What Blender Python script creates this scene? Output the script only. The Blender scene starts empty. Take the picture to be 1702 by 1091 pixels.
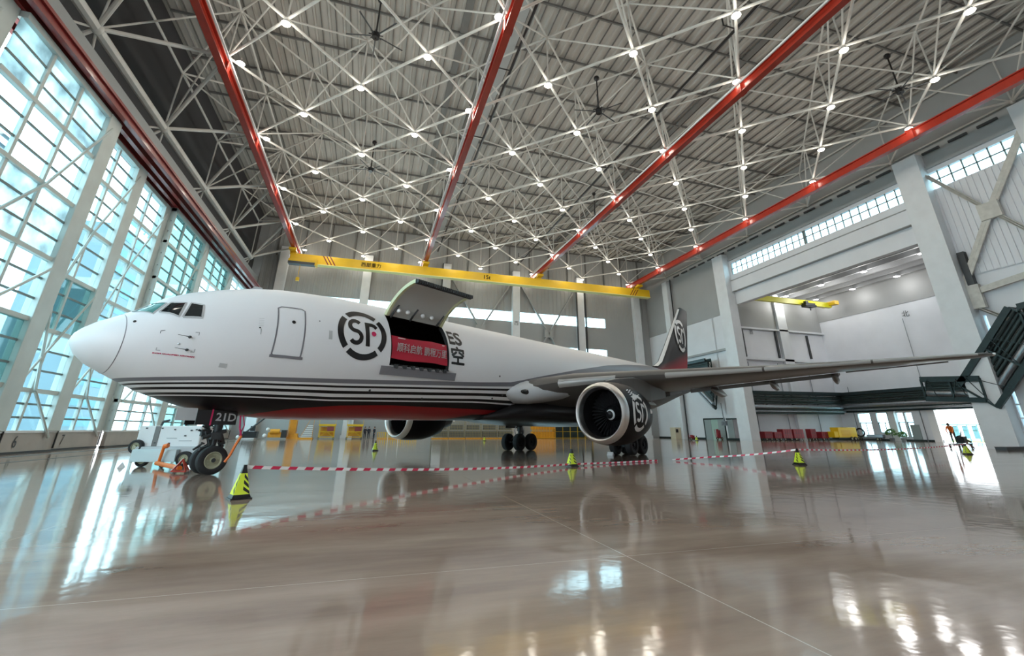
import bpy, bmesh, math, random
import numpy as np
from mathutils import Vector, Matrix
random.seed(7)
S = bpy.context.scene
COL = S.collection
sin, cos, pi = math.sin, math.cos, math.pi
R = math.radians

# ------------------------------------------------------------------ camera (solved from the roof grid)
W, H = 1702.0, 1091.0
F, YAW, PITCH, ROLL, CX, CY = 747.3421, .30707, .36338, .0039, 863.5713, 430.3414
cam_data = bpy.data.cameras.new('camera')
cam = bpy.data.objects.new('camera', cam_data); COL.objects.link(cam); S.camera = cam
fw = Vector((sin(YAW)*cos(PITCH), cos(YAW)*cos(PITCH), sin(PITCH)))
rt = Vector((cos(YAW), -sin(YAW), 0)); up = rt.cross(fw)
r2 = rt*cos(ROLL)+up*sin(ROLL); u2 = up*cos(ROLL)-rt*sin(ROLL)
m = Matrix((r2, u2, -fw)).transposed().to_4x4(); m.translation = (0, 0, 1.5)
cam.matrix_world = m
cam_data.sensor_width = 36; cam_data.lens = F/W*36
cam_data.shift_x = (W/2-CX)/W; cam_data.shift_y = (CY-H/2)/W
cam_data.clip_start = .05; cam_data.clip_end = 600

# ------------------------------------------------------------------ world, exposure, light
w = bpy.data.worlds.new('overcast_sky'); S.world = w; w.use_nodes = True
bg = w.node_tree.nodes['Background']
bg.inputs[0].default_value = (.88, .96, 1.0, 1); bg.inputs[1].default_value = 5.0
S.view_settings.view_transform = 'Standard'; S.view_settings.look = 'None'
S.view_settings.gamma = 1; S.view_settings.use_curve_mapping = False
S.view_settings.exposure = .78
S.cycles.max_bounces = 7; S.cycles.diffuse_bounces = 4; S.cycles.glossy_bounces = 4
S.cycles.transparent_max_bounces = 12; S.cycles.transmission_bounces = 4
S.cycles.caustics_reflective = False; S.cycles.caustics_refractive = False
S.cycles.use_denoising = True; S.cycles.sample_clamp_indirect = 6.0
S.cycles.use_adaptive_sampling = True; S.cycles.adaptive_threshold = .03
LAMP_W = 170.0

# ------------------------------------------------------------------ materials
def mat(name, c, rough=.5, metal=0., var=0., scale=3., spec=.5, coat=0., bump=0.):
    M = bpy.data.materials.new(name); M.use_nodes = True
    nt = M.node_tree; b = nt.nodes['Principled BSDF']
    b.inputs['Roughness'].default_value = rough; b.inputs['Metallic'].default_value = metal
    b.inputs['Specular IOR Level'].default_value = spec; b.inputs['Coat Weight'].default_value = coat
    b.inputs['Base Color'].default_value = (*c, 1)
    if var or bump:
        tc = nt.nodes.new('ShaderNodeTexCoord'); n = nt.nodes.new('ShaderNodeTexNoise')
        n.inputs['Scale'].default_value = scale; n.inputs['Detail'].default_value = 5
        nt.links.new(tc.outputs['Object'], n.inputs['Vector'])
        if var:
            rp = nt.nodes.new('ShaderNodeValToRGB')
            rp.color_ramp.elements[0].position = .3; rp.color_ramp.elements[1].position = .7
            rp.color_ramp.elements[0].color = (*[max(0, x*(1-var)) for x in c], 1)
            rp.color_ramp.elements[1].color = (*[min(1, x*(1+var*.6)) for x in c], 1)
            nt.links.new(n.outputs['Fac'], rp.inputs['Fac']); nt.links.new(rp.outputs['Color'], b.inputs['Base Color'])
        if bump:
            bp = nt.nodes.new('ShaderNodeBump'); bp.inputs['Strength'].default_value = bump
            nt.links.new(n.outputs['Fac'], bp.inputs['Height']); nt.links.new(bp.outputs['Normal'], b.inputs['Normal'])
    return M
def emit(name, c, s):
    M = bpy.data.materials.new(name); M.use_nodes = True; nt = M.node_tree
    b = nt.nodes['Principled BSDF']; b.inputs['Base Color'].default_value = (*c, 1)
    b.inputs['Emission Color'].default_value = (*c, 1); b.inputs['Emission Strength'].default_value = s
    return M
def glass(name, tint, refl=.08):
    M = bpy.data.materials.new(name); M.use_nodes = True; nt = M.node_tree
    for n in list(nt.nodes): nt.nodes.remove(n)
    o = nt.nodes.new('ShaderNodeOutputMaterial'); mx = nt.nodes.new('ShaderNodeMixShader')
    t = nt.nodes.new('ShaderNodeBsdfTransparent'); g = nt.nodes.new('ShaderNodeBsdfGlossy')
    t.inputs[0].default_value = (*tint, 1); g.inputs['Roughness'].default_value = .03
    lw = nt.nodes.new('ShaderNodeLayerWeight'); pw = nt.nodes.new('ShaderNodeMath'); pw.operation = 'POWER'; pw.inputs[1].default_value = 4
    nt.links.new(lw.outputs['Facing'], pw.inputs[0]); ml = nt.nodes.new('ShaderNodeMath'); ml.operation = 'MULTIPLY_ADD'; ml.inputs[1].default_value = .45; ml.inputs[2].default_value = .03
    nt.links.new(pw.outputs[0], ml.inputs[0]); nt.links.new(ml.outputs[0], mx.inputs[0]); nt.links.new(t.outputs[0], mx.inputs[1])
    nt.links.new(g.outputs[0], mx.inputs[2]); nt.links.new(mx.outputs[0], o.inputs[0])
    return M
MT = dict(
    white=mat('painted_white', (.80, .81, .82), .35), tube=mat('truss_paint', (.60, .59, .56), .45, var=.08, scale=1.5),
    wall=mat('white_wall', (.74, .76, .80), .6, var=.04, scale=.4), wallgrey=mat('grey_cladding', (.36, .37, .37), .6, var=.05, scale=.3),
    column=mat('column_paint', (.72, .75, .78), .5, var=.05, scale=.8), frame=mat('door_frame_paint', (.55, .60, .58), .5, var=.08, scale=.7),
    mull=mat('mullion_paint', (.16, .21, .21), .5), kick=mat('kick_panel', (.42, .38, .34), .5, var=.1, scale=.8),
    black=mat('black_paint', (.012, .012, .014), .3), rubber=mat('tyre_rubber', (.018, .018, .02), .75, bump=.1, scale=20),
    dark=mat('dark_steel', (.06, .065, .07), .45, .4), steel=mat('bare_steel', (.55, .56, .58), .28, .9),
    red=mat('red_beam_paint', (.40, .035, .018), .3, var=.12, scale=1.2, coat=.3), darkred=mat('dark_red_rail', (.22, .02, .018), .3, coat=.3),
    yellow=mat('yellow_paint', (.80, .50, .01), .4, var=.08, scale=.6), amber=mat('amber_paint', (.75, .33, .02), .45, var=.1),
    lime=mat('lime_reflective', (.70, .85, .05), .4), deck=mat('roof_deck', (.44, .42, .39), .6, var=.12, scale=.25),
    purlin=mat('purlin_steel', (.15, .15, .145), .6), greenpipe=mat('dark_pipe', (.03, .05, .05), .4, .3), green=mat('green_rack_steel', (.018, .034, .036), .4, .3, var=.2),
    pipe=mat('foil_pipe', (.30, .33, .36), .3, .8, var=.15), cyanbox=mat('pale_blue_panel', (.62, .76, .80), .35),
    orange=mat('orange_paint', (.85, .20, .03), .4), cart=mat('cart_red', (.30, .02, .03), .45),
    door=mat('door_green_grey', (.30, .35, .35), .45), plant=mat('leaf_green', (.08, .22, .04), .6),
    skin=mat('skin', (.55, .33, .24), .6), navy=mat('dark_cloth', (.02, .025, .04), .8), hair=mat('dark_hair', (.02, .015, .012), .7),
    aluminium=mat('polished_lip', (.80, .80, .80), .3, 1.0), acwhite=mat('airframe_white', (.82, .83, .86), .22, var=.03, scale=.8, coat=.3),
    acgrey=mat('airframe_grey', (.52, .54, .56), .3, var=.06, scale=.6, coat=.2), stripegrey=mat('stripe_grey', (.22, .22, .25), .3),
    wing=mat('wing_grey', (.11, .105, .10), .35, .1, var=.08, scale=.5), wingdark=mat('control_surface_grey', (.17, .165, .16), .4),
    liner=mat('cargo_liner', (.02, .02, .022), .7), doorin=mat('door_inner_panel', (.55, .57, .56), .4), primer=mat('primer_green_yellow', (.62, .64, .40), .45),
    banner=mat('banner_cloth', (.50, .012, .04), .55), magenta=mat('magenta_mark', (.65, .02, .12), .4), gold=mat('brass', (.5, .4, .12), .35, .8),
    cockpit=mat('cockpit_glass', (.015, .02, .022), .06, 0, spec=.9), screen=mat('windshield_glass', (.10, .28, .27), .05, 0, spec=1.0),
    concrete=mat('apron_concrete', (.55, .56, .55), .8, var=.06, scale=.3), grass=mat('lawn', (.10, .17, .03), .9), farblue=mat('outdoor_blue', (.14, .20, .235), .6),
)
MT['slatgrey'] = mat('slat_metal', (.50, .50, .49), .3, .5); MT['nacelle'] = mat('nacelle_black', (.005, .005, .007), .4, spec=.12); MT['duct'] = mat('duct_black', (.012, .012, .014), .6, spec=.2)
MT['lens'] = emit('lamp_lens', (1.0, .95, .82), 14.0)
MT['lens2'] = emit('annex_lamp_lens', (1, 1, 1), 12.0)
def frosted(name, c):
    M = bpy.data.materials.new(name); M.use_nodes = True; nt = M.node_tree; L = nt.links
    for n in list(nt.nodes): nt.nodes.remove(n)
    o = nt.nodes.new('ShaderNodeOutputMaterial'); t = nt.nodes.new('ShaderNodeBsdfTranslucent'); g = nt.nodes.new('ShaderNodeBsdfGlossy'); mx = nt.nodes.new('ShaderNodeMixShader')
    tc = nt.nodes.new('ShaderNodeTexCoord'); n = nt.nodes.new('ShaderNodeTexNoise'); n.inputs['Scale'].default_value = .55; n.inputs['Detail'].default_value = 4; L.new(tc.outputs['Object'], n.inputs[0])
    rp = nt.nodes.new('ShaderNodeValToRGB'); rp.color_ramp.elements[0].position = .3; rp.color_ramp.elements[1].position = .75
    rp.color_ramp.elements[0].color = (*[x*.6 for x in c], 1); rp.color_ramp.elements[1].color = (*[min(1, x*1.7+.05) for x in c], 1); L.new(n.outputs[0], rp.inputs[0]); L.new(rp.outputs[0], t.inputs[0])
    g.inputs['Roughness'].default_value = .08; mx.inputs[0].default_value = .05; L.new(t.outputs[0], mx.inputs[1]); L.new(g.outputs[0], mx.inputs[2]); L.new(mx.outputs[0], o.inputs[0]); return M
MT['clear'] = glass('clear_pane', (.70, .86, .90)); MT['tint'] = frosted('blue_film_pane', (.42, .54, .575)); MT['tint2'] = glass('green_tinted_pane', (.30, .46, .47))

def floor_mat():
    M = bpy.data.materials.new('polished_concrete'); M.use_nodes = True; nt = M.node_tree; L = nt.links
    b = nt.nodes['Principled BSDF']; tc = nt.nodes.new('ShaderNodeTexCoord')
    mp = nt.nodes.new('ShaderNodeMapping'); mp.inputs['Scale'].default_value = (.16, .75, 1); L.new(tc.outputs['Object'], mp.inputs[0])
    n = nt.nodes.new('ShaderNodeTexNoise'); n.inputs['Scale'].default_value = 1.1; n.inputs['Detail'].default_value = 9; n.inputs['Roughness'].default_value = .62
    L.new(mp.outputs[0], n.inputs[0])
    rp = nt.nodes.new('ShaderNodeValToRGB'); cr = rp.color_ramp
    cr.elements[0].position = .30; cr.elements[0].color = (.22, .152, .118, 1)
    cr.elements[1].position = .72; cr.elements[1].color = (.45, .35, .28, 1)
    e = cr.elements.new(.5); e.color = (.335, .245, .19, 1)
    L.new(n.outputs[0], rp.inputs[0])
    sx = nt.nodes.new('ShaderNodeSeparateXYZ'); L.new(tc.outputs['Object'], sx.inputs[0])
    def line(out, off, per, wd):
        a = nt.nodes.new('ShaderNodeMath'); a.operation = 'SUBTRACT'; L.new(out, a.inputs[0]); a.inputs[1].default_value = off-per*50
        f = nt.nodes.new('ShaderNodeMath'); f.operation = 'MODULO'; L.new(a.outputs[0], f.inputs[0]); f.inputs[1].default_value = per
        c = nt.nodes.new('ShaderNodeMath'); c.operation = 'LESS_THAN'; L.new(f.outputs[0], c.inputs[0]); c.inputs[1].default_value = wd
        return c
    l1 = line(sx.outputs[0], 3.33, 8.0, .012); l2 = line(sx.outputs[1], 5.96, 4.0, .009)
    mx = nt.nodes.new('ShaderNodeMath'); mx.operation = 'MAXIMUM'; L.new(l1.outputs[0], mx.inputs[0]); L.new(l2.outputs[0], mx.inputs[1])
    mc = nt.nodes.new('ShaderNodeMix'); mc.data_type = 'RGBA'; L.new(mx.outputs[0], mc.inputs[0]); L.new(rp.outputs[0], mc.inputs[6]); mc.inputs[7].default_value = (.62, .55, .47, 1)
    L.new(mc.outputs[2], b.inputs['Base Color'])
    n2 = nt.nodes.new('ShaderNodeTexNoise'); n2.inputs['Scale'].default_value = 2.2; n2.inputs['Detail'].default_value = 3; L.new(tc.outputs['Object'], n2.inputs[0])
    mr = nt.nodes.new('ShaderNodeMapRange'); L.new(n.outputs[0], mr.inputs[0]); mr.inputs[3].default_value = .045; mr.inputs[4].default_value = .13
    L.new(mr.outputs[0], b.inputs['Roughness'])
    bp = nt.nodes.new('ShaderNodeBump'); bp.inputs['Strength'].default_value = .035; bp.inputs['Distance'].default_value = .1
    L.new(n2.outputs[0], bp.inputs['Height']); L.new(bp.outputs[0], b.inputs['Normal'])
    b.inputs['Specular IOR Level'].default_value = .45; b.inputs['Coat Weight'].default_value = .1; b.inputs['Coat Roughness'].default_value = .05
    return M
MT['floor'] = floor_mat()

def stripes_mat(name, cells, axis=0):
    """constant bands across one UV axis: cells = [(pos, colour)]"""
    M = bpy.data.materials.new(name); M.use_nodes = True; nt = M.node_tree; L = nt.links; b = nt.nodes['Principled BSDF']
    uv = nt.nodes.new('ShaderNodeUVMap'); sx = nt.nodes.new('ShaderNodeSeparateXYZ'); L.new(uv.outputs[0], sx.inputs[0])
    fr = nt.nodes.new('ShaderNodeMath'); fr.operation = 'FRACT'; L.new(sx.outputs[axis], fr.inputs[0])
    rp = nt.nodes.new('ShaderNodeValToRGB'); rp.color_ramp.interpolation = 'CONSTANT'; cr = rp.color_ramp
    while len(cr.elements) < len(cells): cr.elements.new(1)
    for e, (p, c) in zip(cr.elements, cells): e.position = p; e.color = (*c, 1)
    L.new(fr.outputs[0], rp.inputs[0]); L.new(rp.outputs[0], b.inputs['Base Color']); b.inputs['Roughness'].default_value = .4
    return M
MT['tape'] = stripes_mat('barrier_tape', [(0, (.85, .85, .85)), (.5, (.62, .02, .08))])

def livery_mat():
    M = bpy.data.materials.new('airframe_livery'); M.use_nodes = True; nt = M.node_tree; L = nt.links; b = nt.nodes['Principled BSDF']
    def uvn(nm):
        uv = nt.nodes.new('ShaderNodeUVMap'); uv.uv_map = nm; s = nt.nodes.new('ShaderNodeSeparateXYZ'); L.new(uv.outputs[0], s.inputs[0]); return s
    s1 = uvn('livery')
    mr = nt.nodes.new('ShaderNodeMapRange'); L.new(s1.outputs[0], mr.inputs[0]); mr.inputs[1].default_value = -.5; mr.inputs[2].default_value = 1.5
    rp = nt.nodes.new('ShaderNodeValToRGB'); rp.color_ramp.interpolation = 'CONSTANT'; cr = rp.color_ramp
    Wc, G, K = (.82, .83, .86), (.20, .20, .23), (.008, .008, .01)
    cells = [(0, Wc), (.25, G), (.25+.095, Wc), (.25+.148, K), (.25+.195, Wc), (.25+.265, K), (.25+.33, Wc), (.25+.405, K), (.25+.462, Wc), (.75-.005, K)]
    while len(cr.elements) < len(cells): cr.elements.new(1)
    for e, (p, c) in zip(cr.elements, cells): e.position = p; e.color = (*c, 1)
    L.new(mr.outputs[0], rp.inputs[0])
    g1 = nt.nodes.new('ShaderNodeMath'); g1.operation = 'GREATER_THAN'; L.new(s1.outputs[1], g1.inputs[0]); g1.inputs[1].default_value = 0
    g2 = nt.nodes.new('ShaderNodeMath'); g2.operation = 'LESS_THAN'; L.new(s1.outputs[1], g2.inputs[0]); g2.inputs[1].default_value = 1
    g = nt.nodes.new('ShaderNodeMath'); g.operation = 'MULTIPLY'; L.new(g1.outputs[0], g.inputs[0]); L.new(g2.outputs[0], g.inputs[1])
    mc = nt.nodes.new('ShaderNodeMix'); mc.data_type = 'RGBA'; L.new(g.outputs[0], mc.inputs[0]); L.new(rp.outputs[0], mc.inputs[6]); mc.inputs[7].default_value = (.33, .008, .014, 1)
    L.new(mc.outputs[2], b.inputs['Base Color']); b.inputs['Roughness'].default_value = .33; b.inputs['Specular IOR Level'].default_value = .3
    return M
MT['livery'] = livery_mat()

# ------------------------------------------------------------------ object helpers
def tag(o, label=None, cat=None, group=None, kind=None):
    if label: o['label'] = label
    if cat: o['category'] = cat
    if group: o['group'] = group
    if kind: o['kind'] = kind
    return o
def empty(name, loc=(0, 0, 0), rz=0, label=None, cat=None, group=None, kind=None):
    o = bpy.data.objects.new(name, None); COL.objects.link(o); o.location = loc; o.rotation_euler = (0, 0, rz)
    o.empty_display_size = .3
    return tag(o, label, cat, group, kind)
def copy_tree(o, parent=None):
    c = o.copy(); COL.objects.link(c)
    if parent: c.parent = parent
    for ch in o.children: copy_tree(ch, c)
    return c
class MB:
    def __init__(s): s.v = []; s.f = []; s.mi = []; s.uv = {}
    def add(s, vs, fs, mi=0):
        b = len(s.v); s.v += [tuple(p) for p in vs]; s.f += [tuple(i+b for i in f) for f in fs]; s.mi += [mi]*len(fs); return s
    def box(s, c, d, rz=0, mi=0, M=None):
        x, y, z = d[0]/2, d[1]/2, d[2]/2
        vs = [Vector((i*x, j*y, k*z)) for i in (-1, 1) for j in (-1, 1) for k in (-1, 1)]
        if M is None: M = Matrix.Rotation(rz, 3, 'Z')
        vs = [M @ p+Vector(c) for p in vs]
        return s.add(vs, [(0, 1, 3, 2), (4, 6, 7, 5), (0, 4, 5, 1), (2, 3, 7, 6), (0, 2, 6, 4), (1, 5, 7, 3)], mi)
    def rng(s, a, b, mi=0):
        return s.box([(p+q)/2 for p, q in zip(a, b)], [abs(q-p) for p, q in zip(a, b)], mi=mi)
    def bar(s, p, q, a, b=None, mi=0, upv=(0, 0, 1)):
        """square bar from p to q"""
        p, q = Vector(p), Vector(q); d = (q-p); L_ = d.length; d.normalize(); u_ = Vector(upv)
        if abs(d.dot(u_)) > .99: u_ = Vector((0, 1, 0))
        x = d.cross(u_).normalized(); y = x.cross(d)
        M = Matrix((x, d, y)).transposed()
        return s.box((p+q)/2, (a, L_, b or a), mi=mi, M=M)
    def tube(s, p, q, r, n=8, r_2=None, mi=0, cap=True):
        p, q = Vector(p), Vector(q); d = (q-p).normalized(); u_ = Vector((0, 0, 1)) if abs(d.z) < .95 else Vector((1, 0, 0))
        x = d.cross(u_).normalized(); y = d.cross(x); r_2 = r if r_2 is None else r_2
        vs = [p+(x*cos(2*pi*i/n)+y*sin(2*pi*i/n))*r for i in range(n)]+[q+(x*cos(2*pi*i/n)+y*sin(2*pi*i/n))*r_2 for i in range(n)]
        fs = [(i, (i+1) % n, n+(i+1) % n, n+i) for i in range(n)]
        if cap: fs += [tuple(range(n-1, -1, -1)), tuple(range(n, 2*n))]
        return s.add(vs, fs, mi)
    def path(s, pts, r, n=8, mi=0):
        for a, b in zip(pts, pts[1:]): s.tube(a, b, r, n, mi=mi)
        return s
    def loft(s, rings, cap=True, closed=True, mi=0):
        n = len(rings[0]); vs = [p for r_ in rings for p in r_]; fs = []
        for k in range(len(rings)-1):
            for i in range(n if closed else n-1):
                j = (i+1) % n; fs.append((k*n+i, k*n+j, (k+1)*n+j, (k+1)*n+i))
        if cap: fs += [tuple(range(n-1, -1, -1)), tuple(range((len(rings)-1)*n, len(rings)*n))]
        return s.add(vs, fs, mi)
    def rev(s, prof, axis='X', c=(0, 0, 0), n=32, mi=0, a0=0, a1=2*pi):
        """surface of revolution; prof = [(along, radius)]"""
        rings = []
        full = abs(a1-a0-2*pi) < 1e-6; k = n if full else n+1
        for t, r_ in prof:
            ring = []
            for i in range(k):
                a = a0+(a1-a0)*i/n
                if axis == 'X': p = (t, r_*cos(a), r_*sin(a))
                elif axis == 'Y': p = (r_*cos(a), t, r_*sin(a))
                else: p = (r_*cos(a), r_*sin(a), t)
                ring.append(Vector(p)+Vector(c))
            rings.append(ring)
        return s.loft(rings, cap=False, closed=full, mi=mi)
    def sphere(s, c, r, n=10, sc=(1, 1, 1), mi=0):
        pr = [(-r*cos(pi*i/n)*sc[2], max(.0005, r*sin(pi*i/n))) for i in range(n+1)]
        b = len(s.v); s.rev(pr, 'Z', (0, 0, 0), n+4, mi)
        for i in range(b, len(s.v)):
            x, y, z = s.v[i]; s.v[i] = (x*sc[0]+c[0], y*sc[1]+c[1], z+c[2])
        return s
    def build(s, name, mats, parent=None, smooth=False, bevel=0, label=None, kind=None):
        me = bpy.data.meshes.new(name); me.from_pydata(s.v, [], s.f); me.update()
        if not isinstance(mats, (list, tuple)): mats = [mats]
        for m_ in mats: me.materials.append(MT[m_] if isinstance(m_, str) else m_)
        if len(mats) > 1: me.polygons.foreach_set('material_index', s.mi)
        bm = bmesh.new(); bm.from_mesh(me); bmesh.ops.recalc_face_normals(bm, faces=bm.faces); bm.to_mesh(me); bm.free()
        if smooth:
            me.polygons.foreach_set('use_smooth', [True]*len(me.polygons))
            try: me.set_sharp_from_angle(angle=R(38))
            except Exception: pass
        o = bpy.data.objects.new(name, me); COL.objects.link(o)
        if bevel:
            bv = o.modifiers.new('bevel', 'BEVEL'); bv.width = bevel; bv.segments = 2; bv.limit_method = 'ANGLE'
        if parent: o.parent = parent
        if label: o['label'] = label
        if kind: o['kind'] = kind
        return o

def text_mesh(s, size, bold=.0, align='CENTER'):
    if bold:
        v0, f0 = text_mesh(s, size, 0, align); vs, fs = [], []
        for dx, dy in ((0, 0), (1, 0), (-1, 0), (0, 1), (0, -1), (.7, .7), (-.7, -.7), (.7, -.7), (-.7, .7)):
            k = len(vs); vs += [(x+dx*bold, y+dy*bold, z) for x, y, z in v0]; fs += [tuple(i+k for i in f) for f in f0]
        return vs, fs
    cu = bpy.data.curves.new('lettering', 'FONT'); cu.body = s; cu.size = size; cu.offset = bold; cu.align_x = align; cu.align_y = 'CENTER'
    cu.resolution_u = 4
    o = bpy.data.objects.new('lettering', cu); COL.objects.link(o)
    dg = bpy.context.evaluated_depsgraph_get(); me = bpy.data.meshes.new_from_object(o.evaluated_get(dg))
    COL.objects.unlink(o); bpy.data.objects.remove(o)
    vs = [tuple(v.co) for v in me.vertices]; fs = [tuple(p.vertices) for p in me.polygons]
    bpy.data.meshes.remove(me)
    return vs, fs
def text_plane(name, s, size, org, ux, uy, m_, parent=None, bold=0., label=None, xs=1.):
    vs, fs = text_mesh(s, size, bold); ux, uy, org = Vector(ux), Vector(uy), Vector(org)
    b = MB(); b.add([org+ux*x*xs+uy*y for x, y, z in vs], fs)
    o = b.build(name, m_, parent)
    if label: o['label'] = label
    return o

# ------------------------------------------------------------------ SETTING
U0, HU, V0, HV = -15.179, 5.547, 36.781, 5.761        # roof node grid: x = U0+i*HU, y = V0+j*HV, i+j even
ZL, ZU, ZR = 31.9, 37.3, 38.7
XW, XR, YF, YB, XA = -20.5, 57.6, 86.0, -14.0, 83.0     # left door line, right wall, far wall, back, annex wall
def struct(name, mb, m_, **k): return tag(mb.build(name, m_, **k), kind='structure')
struct('floor', MB().rng((XW-1.2, YB, -.3), (XA+.3, YF+.3, 0)), 'floor')
struct('trim_1', MB().rng((-18.6, YB, .0), (-18.2, YF, .006)).rng((-15.62, YB, 0), (-15.45, YF, .008)), 'dark')
struct('ground', MB().rng((-400, -300, -.6), (400, 500, -.32)), 'concrete')
def sheet(fn, a0, a1, step, depth, lo, hi, duty=.5):
    """trapezoid sheet: fn(along, offset, across) -> point"""
    b = MB(); a = a0; pr = []
    while a < a1:
        pr += [(a, 0), (a+step*(1-duty)*.9, 0), (a+step*(1-duty), depth), (a+step*.96, depth)]; a += step
    vs = [fn(t, d, lo) for t, d in pr]+[fn(t, d, hi) for t, d in pr]; n = len(pr)
    b.add(vs, [(i, i+1, n+i+1, n+i) for i in range(n-1)]); return b
ceil = sheet(lambda a, d, c: (a, c, ZR-d), XW-2, XR+1, 1.35, .14, YB, YF+.5, .16)
ceil.rng((XW-2, YB, ZR+.2), (XR+1, YF+.5, ZR+.4))
ceil.rng((-22.8, YB, ZR+.1), (XW-1.9, YF+.4, ZR+.4))
struct('ceiling', ceil, 'deck')
b = MB()
for k in range(60): b.rng((XW-1.6+1.35*k, YB, ZR-.19), (XW-1.545+1.35*k, YF, ZR-.0))
struct('trim_4', b, mat('deck_seam', (.16, .155, .15), .6))
b = MB(); j = YB+2.0
while j < YF:
    b.rng((XW-1.5, j-.07, ZR-.42), (XR+.5, j+.07, ZR-.16)); j += HV/1.0
for xx in (7.0-2.2, 34): b.rng((xx-.35, YB, ZR-.35), (xx+.35, YF, ZR-.15))
struct('trim_2', b, 'purlin')
struct('trim_3', MB().rng((7.9, YB, ZR-.5), (10.2, YF, ZR-.2)), 'wallgrey')          # flat gutter board beside the second rail
# far wall --------------------------------------------------------
XC = [-17.5, -3.1, 11.9, 26.3, 40.7, 54.4]
def wall_with_holes(name, m_, x0, x1, z0, z1, holes, y0, y1, axis='x'):
    b = MB(); xs = sorted({x0, x1, *[h[0] for h in holes], *[h[1] for h in holes]})
    for a, c in zip(xs, xs[1:]):
        hs = sorted([(h[2], h[3]) for h in holes if h[0] <= a+1e-6 and h[1] >= c-1e-6]); z = z0
        for p, q in hs+[(z1, z1)]:
            if p > z+1e-6:
                if axis == 'x': b.rng((a, y0, z), (c, y1, p))
                else: b.rng((y0, a, z), (y1, c, p))
            z = max(z, q)
    return struct(name, b, m_)
FH = [(-20, 46.9, 22.05, 24.1), (-20, 46.9, 12.0, 17.4)]
wall_with_holes('wall_far', 'wallgrey', XW-2.5, XR, 0, ZR+.3, FH, YF, YF+.4)
struct('wall_far_cladding', sheet(lambda a, d, c: (a, YF-.02-d, c), XW-1, XR, .9, .06, 24.2, ZR), 'wallgrey')
b = MB()
for z0, z1 in ((22.05, 24.1), (12., 17.4)):
    b.rng((-20, YF+.18, z0), (46.9, YF+.2, z1))
o = struct('window_1', b, 'clear')
b = MB()
for k in range(48):
    x = -20+66.9*k/47; b.rng((x-.03, YF+.1, 22.05), (x+.03, YF+.17, 24.1)); b.rng((x-.03, YF+.1, 12), (x+.03, YF+.17, 17.4))
b.rng((-20, YF+.1, 23.05), (46.9, YF+.17, 23.1))
b.build('window_frame', 'column', o)
struct('wall_far_lower', MB().rng((XW-1, YF-.1, 0), (XR, YF-.02, 7.2)), 'wallgrey')
cols = []
for k, x in enumerate(XC):
    struct('trim_%d' % (10+k), MB().rng((x-.75, YF-1.1, 0), (x+.75, YF-.03, ZR-6.2)).rng((x-.9, YF-1.2, 0), (x+.9, YF, .5)), 'column')
for k in (2, 3):
    x0, x1 = XC[k]+.75, XC[k+1]-.75; b = MB()
    b.bar((x0, YF-.5, 30.3), (x1, YF-.5, 9.5), .5, .3).bar((x1, YF-.5, 30.3), (x0, YF-.5, 9.5), .5, .3)
    b.box(((x0+x1)/2, YF-.55, 19.9), (2, .35, 1.6)).rng((x0, YF-.6, 30.2), (x1, YF-.3, 30.8))
    struct('trim_%d' % (20+k), b, 'wallgrey')
struct('trim_24', MB().rng((11, YF-.6, 0), (11.25, YF-.35, ZR-6)).rng((41.9, YF-.6, 0), (42.2, YF-.3, 31)).rng((40.0-.5, YF-1.5, 0), (40.0-.25, YF-1.2, 30.5)), 'dark')
b = MB()
for x in np.arange(-19, 57, 4.4): b.rng((x-.1, YF-.35, 31), (x+.1, YF-.1, ZR-.3))
for x in np.arange(-12, 52, 1.9): b.rng((x, YF-.35, 30.85), (x+1.2, YF-.15, 31.15))
struct('trim_25', b, 'purlin')
for k in (3, 4):
    text_plane('trim_sign', '西', .95, (XC[k-1 if k == 3 else k-1]-.0, YF-1.13, 21.4), (1, 0, 0), (0, 0, 1), 'dark')['kind'] = 'structure'
# right wall ------------------------------------------------------
YC = [77.0, 61.0, 29.4, 19.0, 6.0]
b = MB()
RH = [(27.72, 28.08, .3, 5.2), (27.72, 28.1, 9.6, 12.4), (30.2, 59.9, 0, 25.7), (30.5, 59.3, 26.8, 28.85), (20.0, 28.4, 26.8, 28.85), (8, 18.3, 26.8, 28.85), (66.6, 71.6, 0, 3.3), (62.9, 66.0, 0, 3.3)]
wall_with_holes('wall_right', 'wall', YB, YF, 0, 31.6, RH, XR, XR+.5, 'y')
struct('wall_right_upper', MB().rng((XR-.06, YB, 29.4), (XR, YF, ZR+.3)).rng((XR-.06, 62.3, 20.6), (XR, YF, 29.4)), 'wallgrey')
struct('wall_right_cladding', sheet(lambda a, d, c: (XR-.08-d, a, c), 20.0, 28.4, .55, .08, 16.5, 26.7), 'wall')
o = struct('window_2', MB().rng((XR+.2, 8, 26.8), (XR+.23, 59.3, 28.85)), 'clear'); b = MB()
y = 8
while y < 59.4:
    b.rng((XR+.05, y-.06, 26.8), (XR+.18, y+.06, 28.85)); y += 1.14
b.rng((XR+.05, 8, 27.76), (XR+.18, 59.3, 27.87)).rng((XR+.05, 44.6, 26.8), (XR+.2, 44.9, 28.85))
b.build('window_frame', 'mull', o)
struct('trim_30', MB().rng((XR-.35, 62.5, 14.4), (XR, 75.8, 14.75)).rng((XR-.25, 20, 29.35), (XR, 61, 29.7)), 'wallgrey')
b = MB()
for y in np.arange(21, 75, 2.6): b.rng((XR-.5, y, 31.0), (XR-.3, y+1.7, 31.25))
struct('trim_31', b, 'dark')
for k, y in enumerate(YC):
    d = 1.25 if y in (61.0, 29.4) else .8
    b = MB().rng((XR-1.3, y-d, 0), (XR+.2, y+d, 30.6 if y > 60 else 31.2))
    struct('trim_%d' % (40+k), b, 'column')
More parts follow.
